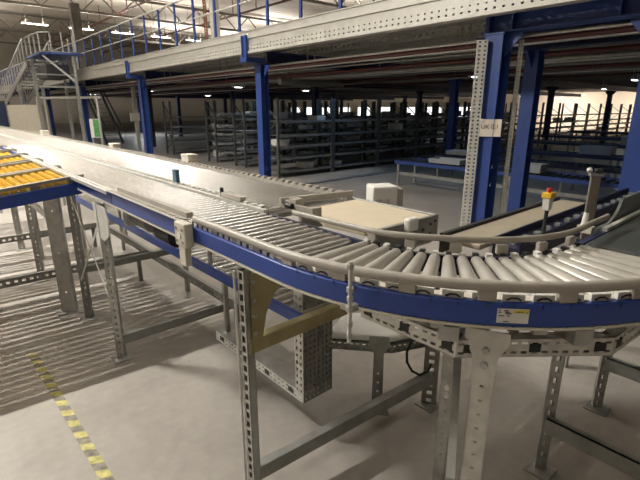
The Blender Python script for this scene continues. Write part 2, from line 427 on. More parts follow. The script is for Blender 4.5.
def text_mesh(body, size, parent, loc, rot, m, name='lettering'):
    c = bpy.data.curves.new(name, 'FONT'); c.body = body; c.size = size; c.align_x = 'CENTER'; c.align_y = 'CENTER'; c.extrude = .0006
    o = bpy.data.objects.new('tmp', c); COL.objects.link(o)
    me = bpy.data.meshes.new_from_object(o.evaluated_get(bpy.context.evaluated_depsgraph_get()))
    bpy.data.objects.remove(o); o = bpy.data.objects.new(name, me); COL.objects.link(o)
    me.materials.clear(); me.materials.append(M[m]); o.parent = parent; o.location = loc; o.rotation_euler = rot
    return o
m = MB(); NX = 8
for i in range(NX):
    for j in range(6):
        P = []
        for a, b in ((i, j), (i+1, j), (i+1, j+1), (i, j+1)):
            u, v = a/NX, b/6
            P.append((-.13+.26*u, -.012 - .008*math.sin(u*5)*v - (.03*max(0, u+(1-abs(v-.5))*.3-1.0)), -.11+.22*v))
        m.add(P, [(0, 1, 2, 3)])
s_ = m.build('sheet', 'paper', sg); sol = s_.modifiers.new('t', 'SOLIDIFY'); sol.thickness = .0015
text_mesh('UK 0.1', .078, sg, (-.01, -.024, .015), (PI/2, 0, 0), 'ink')
MB().box((-.145, -.03, .08), (-.10, -.01, .115)).build('tape_strip', 'white', sg)
for z, lab in ((1.02, 'upper small white sticker on the blue sign column'), (.78, 'lower small white sticker on the blue sign column')):
    tag(MB().prism([(5.70, 2.978, z), (5.74, 2.978, z), (5.72, 2.978, z+.05)], (0, -.003, 0)).build('sticker', 'white'), lab, 'sticker')

# cross beams and purlins under the deck
for i, y in enumerate(COLY):
    t = thing('floor_joist', 'dark blue main beam under the mezzanine deck', 'beam', (0, y, 0), 0, 'main mezzanine beams')
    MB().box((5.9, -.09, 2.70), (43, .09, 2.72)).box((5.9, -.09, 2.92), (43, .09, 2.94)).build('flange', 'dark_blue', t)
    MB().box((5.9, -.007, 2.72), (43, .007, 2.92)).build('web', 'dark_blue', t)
PX = [6.15, 6.9, 7.65, 8.4, 9.15, 9.9, 10.65, 11.4, 12.15, 13.5, 15, 16.5, 18, 19.5, 22, 24, 26, 29, 32]
for i, x in enumerate(PX):
    t = MB()
    if i in (1, 4): t.perf((x, 14, 2.95), (0, -13.5, 0), (0, 0, .13), 100, 1, .5, .35, .003); t.box((x-.003, 14, 2.95), (x, 50, 3.08))
    else: t.box((x-.003, -2, 2.95), (x, 50, 3.08))
    t.box((x-.003, -2, 2.945), (x+.06, 50, 2.95)).box((x, -2, 3.08), (x+.06, 50, 3.095))
    tag(t.build('deck_purlin', 'galv' if i in (1, 4) else 'galv_dark'), 'galvanised perforated purlin under the deck' if i in (1, 4) else 'galvanised plain purlin running under the deck', 'purlin', 'perforated purlins' if i in (1, 4) else 'plain purlins')
for x, z, r, m_, lab in ((6.19, 2.655, .044, 'redpipe', 'thick dark red sprinkler pipe under the deck, nearest the edge beam'), (8.12, 2.66, .039, 'redpipe', 'dark red sprinkler pipe under the deck, second from the edge'),
                         (6.0, 2.675, .024, 'galv', 'thin grey conduit under the deck just behind the edge beam'), (11.2, 2.66, .039, 'redpipe', 'dark red sprinkler pipe under the deck, farthest in'), (6.65, 2.67, .029, 'galv', 'pale conduit under the deck between the red pipes'), (8.9, 2.65, .049, 'galv_dark', 'grey pipe under the deck behind the red pipes'),
      (7.3, 2.68, .018, 'galv_dark', 'thin dull conduit under the deck just in from the pale conduit'), (9.7, 2.67, .022, 'galv', 'thin grey conduit under the deck right of the grey pipe'), (10.4, 2.68, .015, 'galv_dark', 'thinnest conduit under the deck before the farthest red pipe'), (12.5, 2.66, .03, 'galv', 'grey conduit under the deck beyond the farthest red pipe'), (14.2, 2.66, .03, 'redpipe', 'dim red pipe deep under the deck')):
    t = thing('service_pipe', lab, 'pipe'); MB().tube([(x, -3, z), (x, 40, z)], r, 10).build('pipe', m_, t, smooth=SM)
    h0 = None
    for i in range(12):
        if h0 is None: h0 = MB().box((x-.008, -.008, z+r), (x+.008, .008, 3.1)).box((x-r-.006, -.012, z-.004), (x+r+.006, .012, z+.004)).build('hanger', 'galv_dark', t); h0.location = (0, .4, 0)
        else: clone(h0, t, (0, .4+i*3.37, 0))
t = thing('air_duct', 'short pale round duct hanging under the deck behind the second column', 'duct')
MB().tube([(8.4, 11.3, 2.56), (11.2, 11.5, 2.56)], .10, 12).build('duct', 'galv', t, smooth=SM); MB().box((8.8, 11.32, 2.6), (8.82, 11.34, 3.1)).build('hanger', 'galv_dark', t); MB().box((10.8, 11.46, 2.6), (10.82, 11.48, 3.1)).build('hanger', 'galv_dark', t)
# small lamps under the deck
for x, y in ((12, 7), (17, 4.5), (15, 18), (24, 7.5), (22, 14), (9.5, 24), (16, 30), (9, 32), (30, 3), (34, 16), (10.5, 17)):
    t = thing('ceiling_lamp', 'small lit lamp under the mezzanine deck', 'lamp', (x, y, 2.60), 0, 'small lamps under the deck')
    MB().box((-.3, -.06, .03), (.3, .06, .09)).box((-.2, -.01, .09), (-.18, .01, .5)).box((.18, -.01, .09), (.2, .01, .5)).build('housing', 'white', t)
    MB().box((-.16, -.04, .015), (.16, .04, .03)).build('diffuser', 'lamp_small', t)
for x, y, pw, c in ((10.5, 5, 8, (.36, .62, 1)), (15, 3.5, 9, (.4, .66, 1)), (9, 9, 8, (.36, .62, 1)), (9, 14.5, 12, (.7, .85, 1)), (22, 5, 14, (.6, .78, 1)), (14, 22, 25, (.75, .88, 1)), (12, 32, 90, (.85, .93, 1)), (24, 16, 15, (.7, .85, 1)), (24, 40, 40, (.85, .93, 1))):
    lamp_light((x, y, 2.55), 1.2, 1.2, pw, c)  # cool fill without fixtures, added to light and tint the space below
for y in (4, 10, 17):   # strip lamps added to brighten the pale end wall
    t = thing('added_wall_lamp', 'added strip lamp lighting the pale end wall behind the racks', 'lamp', (42.5, y, 2.6), 0, 'added lamps by the pale end wall')
    MB().box((-.08, -.6, .03), (.08, .6, .1)).box((-.01, -.4, .1), (.01, -.38, .5)).box((-.01, .38, .1), (.01, .4, .5)).build('housing', 'white', t)
    MB().box((-.06, -.55, .01), (.06, .55, .03)).build('diffuser', 'lamp_small', t)
    lamp_light((42.5, y, 2.58), .3, 2, 260, (1, .88, .74), (0, math.radians(-40), 0))
# things standing on the mezzanine
t = thing('pallet_rack', 'orange rack upright with pale post standing on the mezzanine behind the handrail', 'pallet rack', (9, 16.2, 3.2))
MB().channel((0, .5, 0), (0, .5, 4.6), (-.8, -.6, 0), .11, .08, .004, .1, 1).build('upright', 'orange', t)
MB().box((.0, -.1, 0), (.28, .12, 4.6)).build('post', 'white', t)
for k, (x, y, s, lab) in enumerate(((9.2, 21, .9, 'pale wrapped pallet load on the mezzanine behind the handrail, nearer'), (8.4, 24, .7, 'pale wrapped pallet load on the mezzanine behind the handrail, farther'), (8, 13, .45, 'low pale carton stack on the mezzanine by the orange upright'))):
    t = thing('pallet_load', lab, 'pallet', (x, y, 3.2))
    MB().box((-.5, -.6, 0), (.5, .6, .12)).build('pallet', 'orange', t)
    MB().box((-.48, -.58, .12), (.48, .58, .12+s)).build('wrapped_cartons', 'box_white', t, bevel=.04)

# ------------------------------------------------------------------ racking under the mezzanine
SHZ = [.17, .52, .83, 1.11, 1.47, 1.82]
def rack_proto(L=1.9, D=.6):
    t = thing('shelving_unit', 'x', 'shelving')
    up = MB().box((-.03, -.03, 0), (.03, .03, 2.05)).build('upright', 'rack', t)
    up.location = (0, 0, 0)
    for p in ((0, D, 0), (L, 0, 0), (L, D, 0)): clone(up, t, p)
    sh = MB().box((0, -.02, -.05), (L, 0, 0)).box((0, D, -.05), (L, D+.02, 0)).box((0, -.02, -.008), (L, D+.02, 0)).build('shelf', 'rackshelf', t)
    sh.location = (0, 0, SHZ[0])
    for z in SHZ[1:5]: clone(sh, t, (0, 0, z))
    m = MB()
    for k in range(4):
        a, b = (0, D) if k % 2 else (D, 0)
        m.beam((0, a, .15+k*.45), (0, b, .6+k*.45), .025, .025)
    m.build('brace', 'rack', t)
    return t
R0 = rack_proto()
rows = [(9.6, 7.05, 'front'), (12.1, 7.62, 'second'), (13.9, 7.62, 'third'), (17.4, 7.62, 'fourth')]
first = True
lab_r = {'front': 'dark grey steel shelving bay in the front row under the mezzanine', 'second': 'dark grey shelving bay in the second row, behind the front shelving',
         'third': 'dark grey shelving bay in the third row back', 'fourth': 'dark grey shelving bay in the rearmost row'}
tote0 = MB().prism([(-.16, -.2, 0), (.16, -.2, 0), (.16, .2, 0), (-.16, .2, 0)], (0, 0, .17)).build('storage_box', 'box_white', bevel=.01)
tag(tote0, 'pale carton standing on a shelf of the racking', 'box', 'cartons on the racking')
tote0.location = (8.2, 9.9, SHZ[0])
for y, xs, nm in rows:
    n = {'front': 18, 'second': 9, 'third': 7, 'fourth': 5}[nm]
    for i in range(n):
        x = xs + i*1.97
        if first: R0.location = (x, y, 0); R0['label'] = lab_r[nm]; R0['group'] = nm + ' row of shelving'; first = False
        else: dup(R0, (x, y, 0), None, lab_r[nm], nm + ' row of shelving')
        dens = .05 if nm == 'front' else .3
        if nm in ('front', 'second', 'third') and i < 13:
            for z in SHZ[:5]:
                for k in range(4):
                    if random.random() < dens:
                        c = tote0.copy(); COL.objects.link(c); c.location = (x+.28+k*.44, y+.3, z); c.scale.z = random.choice((.7, 1, 1.2))
# bundles of wrapped goods on the open racks left of the second column
for i in range(2):
    for k, z in enumerate(SHZ[:5]):
        x = 7.7 + i*1.97
        m = MB(); random.seed(40+i*7+k)
        for q in range(6):
            yy = 13.95 + .1*q
            m.tube([(x+.1+j*.28, yy, z+.07+random.uniform(0, .07)) for j in range(7)], .05, 6)
        tag(m.build('wrapped_bundle', 'wrap', smooth=SM), 'film wrapped long bundle lying on a shelf of the third rack row', 'bundle', 'wrapped bundles on shelves')
random.seed(11)
# ------------------------------------------------------------------ low conveyors under the mezzanine
def low_conveyor(x, y0, y1, z, w, label, rm='dark_blue'):
    t = thing('floor_conveyor', label, 'conveyor', (x, 0, 0))
    MB().box((0, y0, z-.075), (.03, y1, z)).build('side_rail', rm, t); MB().box((w-.03, y0, z-.075), (w, y1, z)).build('side_rail', rm, t)
    m = MB(); n = int((y1-y0)/.15)
    for i in range(n): m.tube([(.03, y0+.07+i*.15, z-.035), (w-.03, y0+.07+i*.15, z-.035)], .03, 6)
    m.build('roller_bed', 'dark', t, smooth=SM)['kind'] = 'stuff'
    leg = None
    for y in (y0+.1, (y0+y1)/2, y1-.1):
        for xx in (.02, w-.06):
            if leg is None: leg = MB().box((0, -.03, 0), (.04, .03, z-.075)).build('leg', 'galv_dark', t); leg.location = (xx, y, 0)
            else: clone(leg, t, (xx, y, 0))
    MB().box((.02, y0+.1, z-.33), (.05, y1-.1, z-.26)).build('stretcher', 'galv_dark', t)
low_conveyor(8.5, 1.2, 6.9, .60, .75, 'low blue railed roller conveyor nearest in front of the racks', 'steel_blue')
low_conveyor(10.3, .5, 7.0, .62, .75, 'low blue railed conveyor, second one in from the nearest')
low_conveyor(12.1, .2, 6.6, .70, .7, 'dark low conveyor in the middle of the conveyors under the deck')
low_conveyor(14.6, -.5, 6.8, .80, .8, 'dark low conveyor right of the middle one under the deck')
low_conveyor(17.2, -.8, 7.2, .85, .8, 'dark low conveyor, second from last before the pale wall')
low_conveyor(20.2, -1, 7.4, .9, .8, 'dark low conveyor farthest in before the pale wall')
for k, (x, y, z, sx, sy, sz, m_, lab) in enumerate(((8.75, 5.3, .60, .5, .8, .10, 'tote', 'flat grey crate on the nearest low conveyor'), (10.5, 5.6, .62, .6, 1.2, .10, 'white', 'long pale tray on the second low conveyor'), (8.8, 3.6, .60, .4, .5, .16, 'tote', 'small grey crate at the near part of the low conveyor'),
        (12.4, 3.5, .70, .5, .7, .2, 'tote', 'grey crate on the middle low conveyor'), (14.9, 3.4, .80, .5, .6, .22, 'tote', 'grey crate on the conveyor right of the middle'), (17.5, 3.2, .85, .5, .9, .16, 'box_white', 'pale carton on the second last low conveyor'), (12.5, 1.4, .70, .4, .5, .25, 'dark', 'black crate near the right end of the middle low conveyor'))):
    t = thing('crate', lab, 'crate', (x, y, z))
    MB().box((0, 0, 0), (sx*.8, sy, .01)).box((0, 0, .01), (.015, sy, sz)).box((sx*.8-.015, 0, .01), (sx*.8, sy, sz)).box((.015, 0, .01), (sx*.8-.015, .015, sz)).box((.015, sy-.015, .01), (sx*.8-.015, sy, sz)).build('body', m_, t)
    MB().box((-.012, -.012, sz-.02), (sx*.8+.012, 0, sz)).box((-.012, sy, sz-.02), (sx*.8+.012, sy+.012, sz)).box((-.012, 0, sz-.02), (0, sy, sz)).box((sx*.8, 0, sz-.02), (sx*.8+.012, sy, sz)).build('rim', m_, t)

# ------------------------------------------------------------------ the roller lanes
ZT = 1.275                     # top of the rollers
def roller(x0, x1, z, r, m='steel_roller'):
    o = MB()
    o.tube([(x0+.012, 0, z), (x0+.014, 0, z), (x1-.014, 0, z), (x1-.012, 0, z)], [r*.8, r, r, r*.8], 16)
    o.tube([(x0-.004, 0, z), (x1+.004, 0, z)], .006, 6)
    return o
MESH = {}
def put_rollers(t, x0, x1, y0, y1, pitch, r=.0185):
    n = int(round((y1-y0)/pitch)); pitch = (y1-y0)/n
    key = (x0, x1, r)
    for i in range(n):
        y = y0 + (i+.5)*pitch
        if key not in MESH:
            o = roller(x0, x1, ZT-r, r).build('roller', 'steel_roller', t, smooth=SM); MESH[key] = o; o.location = (0, y, 0)
        else: clone(MESH[key], t, (0, y, 0))
def lane_section(y0, y1, near, label, pitch, blue=True, strip=None):
    t = thing('roller_conveyor', label, 'conveyor')
    a, b = y0+.002, y1-.002
    if near:
        MB().box((.87, a, 1.198), (.895, b, 1.278)).build('side_rail', 'rail_blue', t, bevel=.008); MB().box((.868, a, 1.190), (.90, b, 1.197)).build('bottom_lip', 'cream', t)
        m = MB(); m.box((.895, a, 1.278), (.905, b, 1.284)); n = int((b-a)/.07)
        for i in range(n): m.box((.880, a+.02+i*.07, 1.278), (.893, a+.05+i*.07, 1.288))
        m.build('top_flange', 'cream', t)
        MB().box((1.305, a, 1.19), (1.33, b, 1.283)).build('inner_rail', 'galv_light', t)
        put_rollers(t, .905, 1.303, a, b, pitch)
        ys_ = [y0+.1 + i*.9 for i in range(max(1, int((y1-y0)/.9)))]
        for y in ys_: MB().box((.895, y, 1.185), (1.305, y+.04, 1.21)).build('cross_member', 'galv', t)
    else:
        m = MB(); m.box((1.917, a, 1.19), (1.94, b, 1.29)); n = int((b-a)/.075)
        for i in range(n): m.box((1.912, a+.02+i*.075, 1.29), (1.945, a+.055+i*.075, 1.305))
        m.build('side_rail', 'guard', t)
        m = MB(); n = int((b-a)/.075); m.box((1.332, a, 1.19), (1.352, b, 1.283))
        for i in range(n): m.box((1.325, a+.02+i*.075, 1.283), (1.355, a+.052+i*.075, 1.292))
        m.build('inner_rail', 'galv_light', t)
        put_rollers(t, 1.355, 1.914, a, b, pitch)
        ys_ = [y0+.1 + i*.9 for i in range(max(1, int((y1-y0)/.9)))]
        for y in ys_: MB().box((1.352, y, 1.185), (1.917, y+.04, 1.21)).build('cross_member', 'galv', t)
    return t
near_cuts = [(1.92, 3.01, 'near roller lane section just left of the white clamp box'), (3.01, 6.0, 'near roller lane section beside the yellow wheel lanes'),
             (6.0, 9.5, 'near roller lane section past the yellow wheel lanes'), (9.5, 16.5, 'near roller lane section running out to the far left')]
secs = []
for a, b, l in near_cuts: secs.append(lane_section(a, b, True, l, .054 if a < 3 else .068 if a < 6 else (.085 if a < 9 else .11)))
far_cuts = [(1.95, 4.6, 'far roller lane section ending at the tan belt bed'), (4.6, 8.4, 'middle section of the far roller lane'), (8.4, 16.5, 'far roller lane section running out to the far left')]
fsecs = []
for a, b, l in far_cuts: fsecs.append(lane_section(a, b, False, l, .058 if a < 4 else (.08 if a < 8 else .12)))
# perforated guide strip along the near edge, and the wedge plate before the clamp box
m = MB(); m.perf((.845, 6.0, 1.29), (0, -2.99, 0), (.05, 0, 0), 60, 1, .5, .4, .003); m.box((.842, 3.01, 1.27), (.845, 6.0, 1.293)).build('guide_strip', 'galv_light', secs[1])
m = MB(); m.perf((.845, 3.01, 1.293), (0, -1.05, 0), (.05, 0, 0), 26, 1, .5, .4, .003)
m.prism([(.895, 2.95, 1.293), (.895, 1.97, 1.293), (.93, 1.97, 1.293), (.935, 2.1, 1.293)], (0, 0, .028)).build('guide_strip', 'guard', secs[0])
# white clamp box on the blue rail
t = thing('clamp_box', 'cream clamp box fixed on the blue rail between two conveyor sections', 'clamp box', (.84, 1.90, 0))
MB().box((-.018, -.055, 1.185), (.028, .055, 1.30)).build('housing', 'cream', t, bevel=.008)
MB().box((-.012, -.03, 1.09), (.02, .035, 1.185)).build('lower_tab', 'cream', t, bevel=.004)
m = MB()
for y, z in ((-.03, 1.27), (.03, 1.27), (-.03, 1.21), (.03, 1.21)): MB().tube([(-.022, y, z), (-.017, y, z)], .007, 8).build('screw', 'galv_dark', t)
MB().tube([(-.023, 0, 1.24), (-.017, 0, 1.24)], .016, 12).build('knob', 'white', t, smooth=SM)

# ---- the curve
CX, CY = 1.94, 1.22
def arc(r, z, a0=0, a1=90, n=36):
    return [V((CX - r*math.cos(math.radians(a0+(a1-a0)*i/n)), CY - r*math.sin(math.radians(a0+(a1-a0)*i/n)), z)) for i in range(n+1)]
def path(r, z, ytop, xend=None, n=36):
    p = [V((CX-r, ytop, z))] + arc(r, z, 0, 90, n)
    if xend: p.append(V((xend, CY-r, z)))
    return p
def frames(p):
    F = []
    for q in p:
        if q.y >= CY: d = V((-1, 0, 0))
        elif q.x >= CX: d = V((0, -1, 0))
        else: d = V((q.x-CX, q.y-CY, 0)).normalized()
        F.append((d, V((0, 0, 1))))
    return F
def rect(a0, a1, b0, b1): return [(a0, b0), (a1, b0), (a1, b1), (a0, b1)]
cv = thing('curved_roller_conveyor', 'curved roller conveyor with blue outer rail in the foreground', 'conveyor')
p = path(1.045, 0, 1.915)
MB().sweep(rect(0, .025, 1.208, 1.278), p, frames(p)).build('outer_rail', 'rail_blue', cv, smooth=.5, bevel=.005)
m = MB(); m.sweep(rect(-.035, 0, 1.272, 1.280), p, frames(p)); m.build('top_flange', 'cream', cv)
m = MB(); m.sweep(rect(.0, .027, 1.200, 1.2075), p, frames(p)); m.build('bottom_lip', 'cream', cv)
# slots in the rail: short dark joints along the top and bottom edges
sl = None
for k in range(23):
    for z, h in ((1.271, .008), (1.204, .005)):
        if sl is None: sl = MB().box((-1.0715, -.0011, -1), (-1.0690, .0011, 1)).build('rail_slot', 'black', cv)
        o = sl if k == 0 and z > 1.2 else clone(sl, cv)
        o.location = (CX, CY, z); o.rotation_euler = (0, 0, math.radians(2+k*4.1)); o.scale = (1, 1, h)
p = path(.62, 0, 1.915)
MB().sweep(rect(-.02, 0, 1.19, 1.262), p, frames(p)).build('inner_rail', 'navy', cv, smooth=.5)
# guard rails (rounded bars) on brackets
def oval(w, h, zc, n=12): return [(w*math.cos(2*PI*k/n), zc + h*math.sin(2*PI*k/n)) for k in range(n)]
p = path(1.058, 0, 1.86)
for q in p: q.z = -.012*min(1, max(0, (q.y-.55)/.75))
MB().sweep(oval(.015, .017, 1.326), p, frames(p)).build('outer_guard_rail', 'guard', cv, smooth=1.2)
p = path(.612, 0, 1.70, 2.28)
for q in p: q.z = 0 if q.y < .9 else -.026*min(1, (q.y-.9)/.5)
MB().sweep(oval(.010, .013, 1.330), p, frames(p)).build('inner_guard_rail', 'guard_mid', cv, smooth=1.2)
def pol(r, deg, z):
    a = math.radians(deg); return V((CX - r*math.cos(a), CY - r*math.sin(a), z)), V((-math.cos(a), -math.sin(a), 0)), V((math.sin(a), -math.cos(a), 0))
for k in range(8):
    c, d, s = pol(1.052, 3+k*12, 1.30)
    MB().obox(c-V((0,0,.004)), s*.026, d*.012, V((0, 0, .018))).build('guard_bracket', 'guard', cv, bevel=.004)
for y in (1.36, 1.52, 1.68):
    MB().box((.882, y-.02, 1.278), (.90, y+.02, 1.315)).build('guard_bracket', 'guard', cv, bevel=.004)
wc = bc = None
for i in range(14):
    w_ = MB().box((.884, -.0125, 1.278), (.897, .0125, 1.292)).build('edge_clip', 'white', cv) if wc is None else clone(wc, cv)
    b_ = MB().box((.884, .0135, 1.279), (.897, .0295, 1.295)).build('clip_spring', 'black', cv) if bc is None else clone(bc, cv)
    wc, bc = wc or w_, bc or b_; w_.location = b_.location = (0, 1.2625+i*.046, 0)
wc = bc = None
for k in range(20):     # white slide pieces and black clips between rail and guard
    if wc is None:
        wc = w_ = MB().box((-1.054, -.030, 1.279), (-1.042, .030, 1.300)).build('edge_clip', 'white', cv)
        bc = b_ = MB().tube([(-1.056, -.020, 1.284), (-1.057, -.008, 1.291), (-1.057, .008, 1.291), (-1.056, .020, 1.284)], .0024, 6).build('clip_spring', 'black', cv, smooth=SM)
    else: w_, b_ = clone(wc, cv), clone(bc, cv)
    w_.location = b_.location = (CX, CY, 0); w_.rotation_euler = b_.rotation_euler = (0, 0, math.radians(2.5+k*4.5))
for k in range(6):
    c, d, s = pol(.609, 4+k*16, 1.293)
    MB().obox(c, s*.022, d*.01, V((0, 0, .018))).build('guard_bracket', 'guard', cv, bevel=.004)
# tapered rollers, one mesh, turned around the centre
NR = 20; rin, rout = .625, 1.035
ri, ro = .0205, .0355
def cone():
    o = MB(); ts = [0, .012, .03, .97, .985, 1.0]; mult = [.55, .92, 1, 1, .92, .55]
    pts, rs = [], []
    for q, mu in zip(ts, mult):
        r = rin + (rout-rin)*q; rad = ri + (ro-ri)*q
        pts.append((-r, 0, ZT-rad)); rs.append(rad*mu)
    o.tube(pts, rs, 20); return o
c0 = None
for k in range(NR):
    a = math.radians((k+.5)*90/NR)
    if c0 is None:
        c0 = cone().build('tapered_roller', 'roller', cv, smooth=SM); c0.location = (CX, CY, 0); c0.rotation_euler = (0, 0, a)
    else: clone(c0, cv, (CX, CY, 0), (0, 0, a))
wc = [None, None]
for k in range(NR):      # bearing clips at the inner ends
    j = k % 2
    if wc[j] is None: o = wc[j] = MB().box((-.634, -.010, 1.256), (-.610, .010, 1.280)).build('bearing_clip', ('white', 'black')[j], cv)
    else: o = clone(wc[j], cv)
    o.location = (CX, CY, 0); o.rotation_euler = (0, 0, math.radians((k+.5)*90/NR))
put_rollers(cv, .905, 1.303, 1.25, 1.915, .054)
for k in range(1, 6):
    c, d, s = pol(.83, k*16, 1.185); MB().obox(c, d*.215, s*.02, V((0, 0, .012))).build('cross_member', 'galv', cv)
# label on the blue rail
c, d, s = pol(1.0725, 42.8, 1.2435); s = -s
L = MB(); L.obox(c, s*.043, d*.0008, V((0, 0, .0215))); lb = L.build('label_plate', 'white', cv)
lb['label'] = 'white and yellow printed sticker'
m = MB()
def mk(u, v, w, h): m.obox(c + d*.0012 - s*u*.043 + V((0, 0, v*.0215)), s*w*.043, d*.0006, V((0, 0, h*.0215)))
m.cur = 0; mk(.5, .68, .48, .22)
m.cur = 1
for u, v, w, h in ((-.85, .8, .07, .05), (-.85, .5, .09, .06), (-.45, .78, .12, .06), (-.38, .55, .14, .06), (-.28, .35, .2, .05), (-.72, .02, .18, .06), (-.28, .02, .1, .05), (-.4, -.78, .18, .05), (.42, .62, .24, .06), (.85, .55, .06, .06)): mk(-u*-1, v, w, h)
m.build('print', ['lab_yellow', 'ink'], lb)
# threaded sensor rod clamped to the rail
rp = MB().tube([(.853, .832, 1.13), (.853, .832, 1.385)], .0065, 10).build('clamp_rod', 'galv_light', cv, smooth=SM)
for z, w in ((1.37, .011), (1.30, .012), (1.272, .010), (1.24, .013), (1.19, .010), (1.15, .009)):
    MB().tube([(.853, .832, z-.007), (.853, .832, z+.007)], w, 6).build('nut', 'galv', rp)
MB().box((.853, .822, 1.232), (.88, .842, 1.25)).build('clamp', 'galv', rp)

# ---- dark belt conveyor leaving to the right
bt = thing('belt_conveyor', 'dark belt conveyor leaving the curve at the right edge', 'conveyor')
MB().box((1.955, .185, 1.245), (5.2, .585, 1.272)).build('belt', 'belt_dark', bt, bevel=.01)
MB().box((1.945, .15, 1.18), (5.2, .18, 1.285)).build('near_side_rail', 'rail_blue', bt)
MB().box((1.945, .59, 1.18), (5.2, .615, 1.27)).build('far_side_rail', 'dark_blue', bt)
m = MB(); m.box((2.22, .585, 1.272), (5.2, .605, 1.288)); m.build('edge_strip', 'galv_light', bt)
pl = [(2.30, .622, 1.27)] + [(2.30+.22*math.sin(k*PI/12)**1.2, .622, 1.27+.105*(1-math.cos(k*PI/12))) for k in range(1, 7)] + [(5.2, .622, 1.375), (5.2, .622, 1.27)]
MB().prism(pl, (0, .012, 0)).build('side_panel', 'panel_grey', bt)
m = MB()
for i in range(10): m.box((2.0+i*.3, .585, 1.20), (2.03+i*.3, .59, 1.24))
MB().box((1.95, .18, 1.19), (5.2, .59, 1.24)).build('slider_bed', 'galv', bt)

# ---- pale belt behind, e-stop post, sensor post
pb_ = thing('belt_conveyor', 'pale tan belt conveyor behind the curve, running off right behind the posts', 'conveyor')
MB().box((1.99, 1.05, 1.12), (3.5, 1.26, 1.15)).build('belt', 'belt_brown', pb_, bevel=.01)
MB().box((1.99, 1.262, 1.06), (3.5, 1.285, 1.165)).build('far_side_rail', 'dark', pb_)
MB().box((2.1, .90, 1.06), (4.3, 1.045, 1.14)).box((2.1, .90, 1.14), (4.3, .915, 1.175)).box((2.1, 1.03, 1.14), (4.3, 1.045, 1.175)).build('near_side_rail', 'navy', pb_, bevel=.004)
random.seed(3)
for i in range(15): MB().box((2.15+i*.14, .955, 1.14), (2.15+i*.14+random.uniform(.02, .05), .985, 1.152+random.uniform(0, .012))).build('chain_guide', 'galv', pb_)
for x, y in ((3.2, .96), (4.1, .96), (3.4, 1.24), (2.5, 1.24)): MB().box((x, y-.02, 0), (x+.05, y+.02, 1.06)).build('leg', 'galv', pb_)
es = thing('emergency_stop', 'red and yellow emergency stop button on a thin dark post', 'emergency stop', (2.20, .845, 1.175)); es.scale = (.8, .8, .92)
MB().box((-.03, -.02, -.02), (.03, .06, 0)).build('foot', 'dark', es)
MB().tube([(0, 0, 0), (.005, 0, .20)], .012, 8).build('post', 'dark', es, smooth=SM)
MB().prism([(-.022, -.02, .17), (.02, -.02, .17), (.035, -.02, .235), (-.03, -.02, .235)], (0, .04, 0)).build('housing', 'white', es, bevel=.003)
MB().box((-.035, -.028, .235), (.04, .028, .262)).build('button_box', 'yellow', es, bevel=.004)
MB().tube([(0, 0, .262), (0, 0, .27), (0, 0, .272), (0, 0, .285)], [.010, .010, .018, .014], 12).build('button', 'red', es, smooth=SM)
sp = thing('sensor_post', 'brown grey flat sensor post beside the dark belt', 'post', (2.40, .72, 1.175))
u_, v_ = V((.669, -.743, 0)), V((.743, .669, 0))
MB().obox((0, 0, .15), u_*.023, v_*.008, V((0, 0, .165))).build('post', 'guard_dark', sp, bevel=.003)
MB().obox((0, 0, .32), u_*.03, v_*.012, V((0, 0, .006))).build('bracket', 'galv', sp)
MB().tube([(-.022, .022, .336), (-.016, .030, .346)], .012, 10).build('sensor_head', 'white', sp, smooth=SM)
MB().obox((.006, -.006, .337), u_*.016, v_*.012, V((0, 0, .011))).build('sensor_body', 'dark', sp, bevel=.003)
MB().box((-.03, -.112, -.015), (.03, .03, 0)).build('foot', 'dark', sp)
t = thing('photo_sensor', 'small white tilted photo sensor on the inner guard rail near the dark belt', 'sensor', (2.15, .66, 1.27))
MB().box((-.02, -.04, 0), (.02, .02, .03)).build('bracket', 'cream', t); MB().tube([(0, 0, .02), (.012, .0, .085)], [.014, .011], 10).build('head', 'white', t, smooth=SM)

# ---- tan belt bed at the end of the far lane
tb = thing('belt_bed', 'tan belt bed with grey side plate at the end of the far lane', 'conveyor bed')
poly = [(1.48, 1.29, 1.25), (1.905, 1.29, 1.25), (1.925, 1.84, 1.25), (1.52, 1.84, 1.25), (1.40, 1.55, 1.25), (1.42, 1.30, 1.25)]
MB().prism(poly, (0, 0, .022)).build('belt', 'belt_tan', tb, bevel=.004)
m = MB(); m.box((1.46, 1.262, 1.15), (1.93, 1.285, 1.278)); m.build('near_side_plate', 'galv_dark', tb, bevel=.003)
MB().box((1.915, 1.285, 1.15), (1.94, 1.93, 1.278)).build('right_side_plate', 'galv', tb, bevel=.003)
MB().box((1.50, 1.845, 1.15), (1.915, 1.87, 1.265)).build('end_plate', 'galv', tb)
m = MB()
for x, z in ((1.80, 1.22), (1.86, 1.24), (1.86, 1.19), (1.90, 1.25), (1.78, 1.18)): MB().tube([(x, 1.258, z), (x, 1.263, z)], .008, 8).build('bolt', 'black', tb)
MB().box((1.64, 1.225, 1.24), (1.715, 1.262, 1.305)).build('cover_box', 'white', tb, bevel=.01)
MB().box((1.46, 1.30, 1.12), (1.94, 1.36, 1.15)).build('cross_member', 'galv', tb)
es_ = thing('end_stop', 'grey end stop bar across the far lane behind the tan belt bed', 'end stop', (0, 0, 0))
MB().beam((1.47, 2.0, 1.297), (1.95, 1.90, 1.297), .025, .036).build('bar', 'guard', es_, bevel=.004)
MB().box((1.44, 1.82, 1.276), (1.50, 1.88, 1.335)).box((1.49, 1.845, 1.276), (1.52, 2.01, 1.305)).build('clamp', 'guard', es_, bevel=.004)
MB().tube([(1.425, 1.83, 1.30), (1.425, 1.88, 1.30)], .016, 10).build('roller_tip', 'black', es_, smooth=SM)
MB().box((1.43, 1.66, 1.276), (1.45, 1.82, 1.31)).box((1.395, 1.63, 1.276), (1.455, 1.66, 1.325)).build('guide_arm', 'guard', es_)
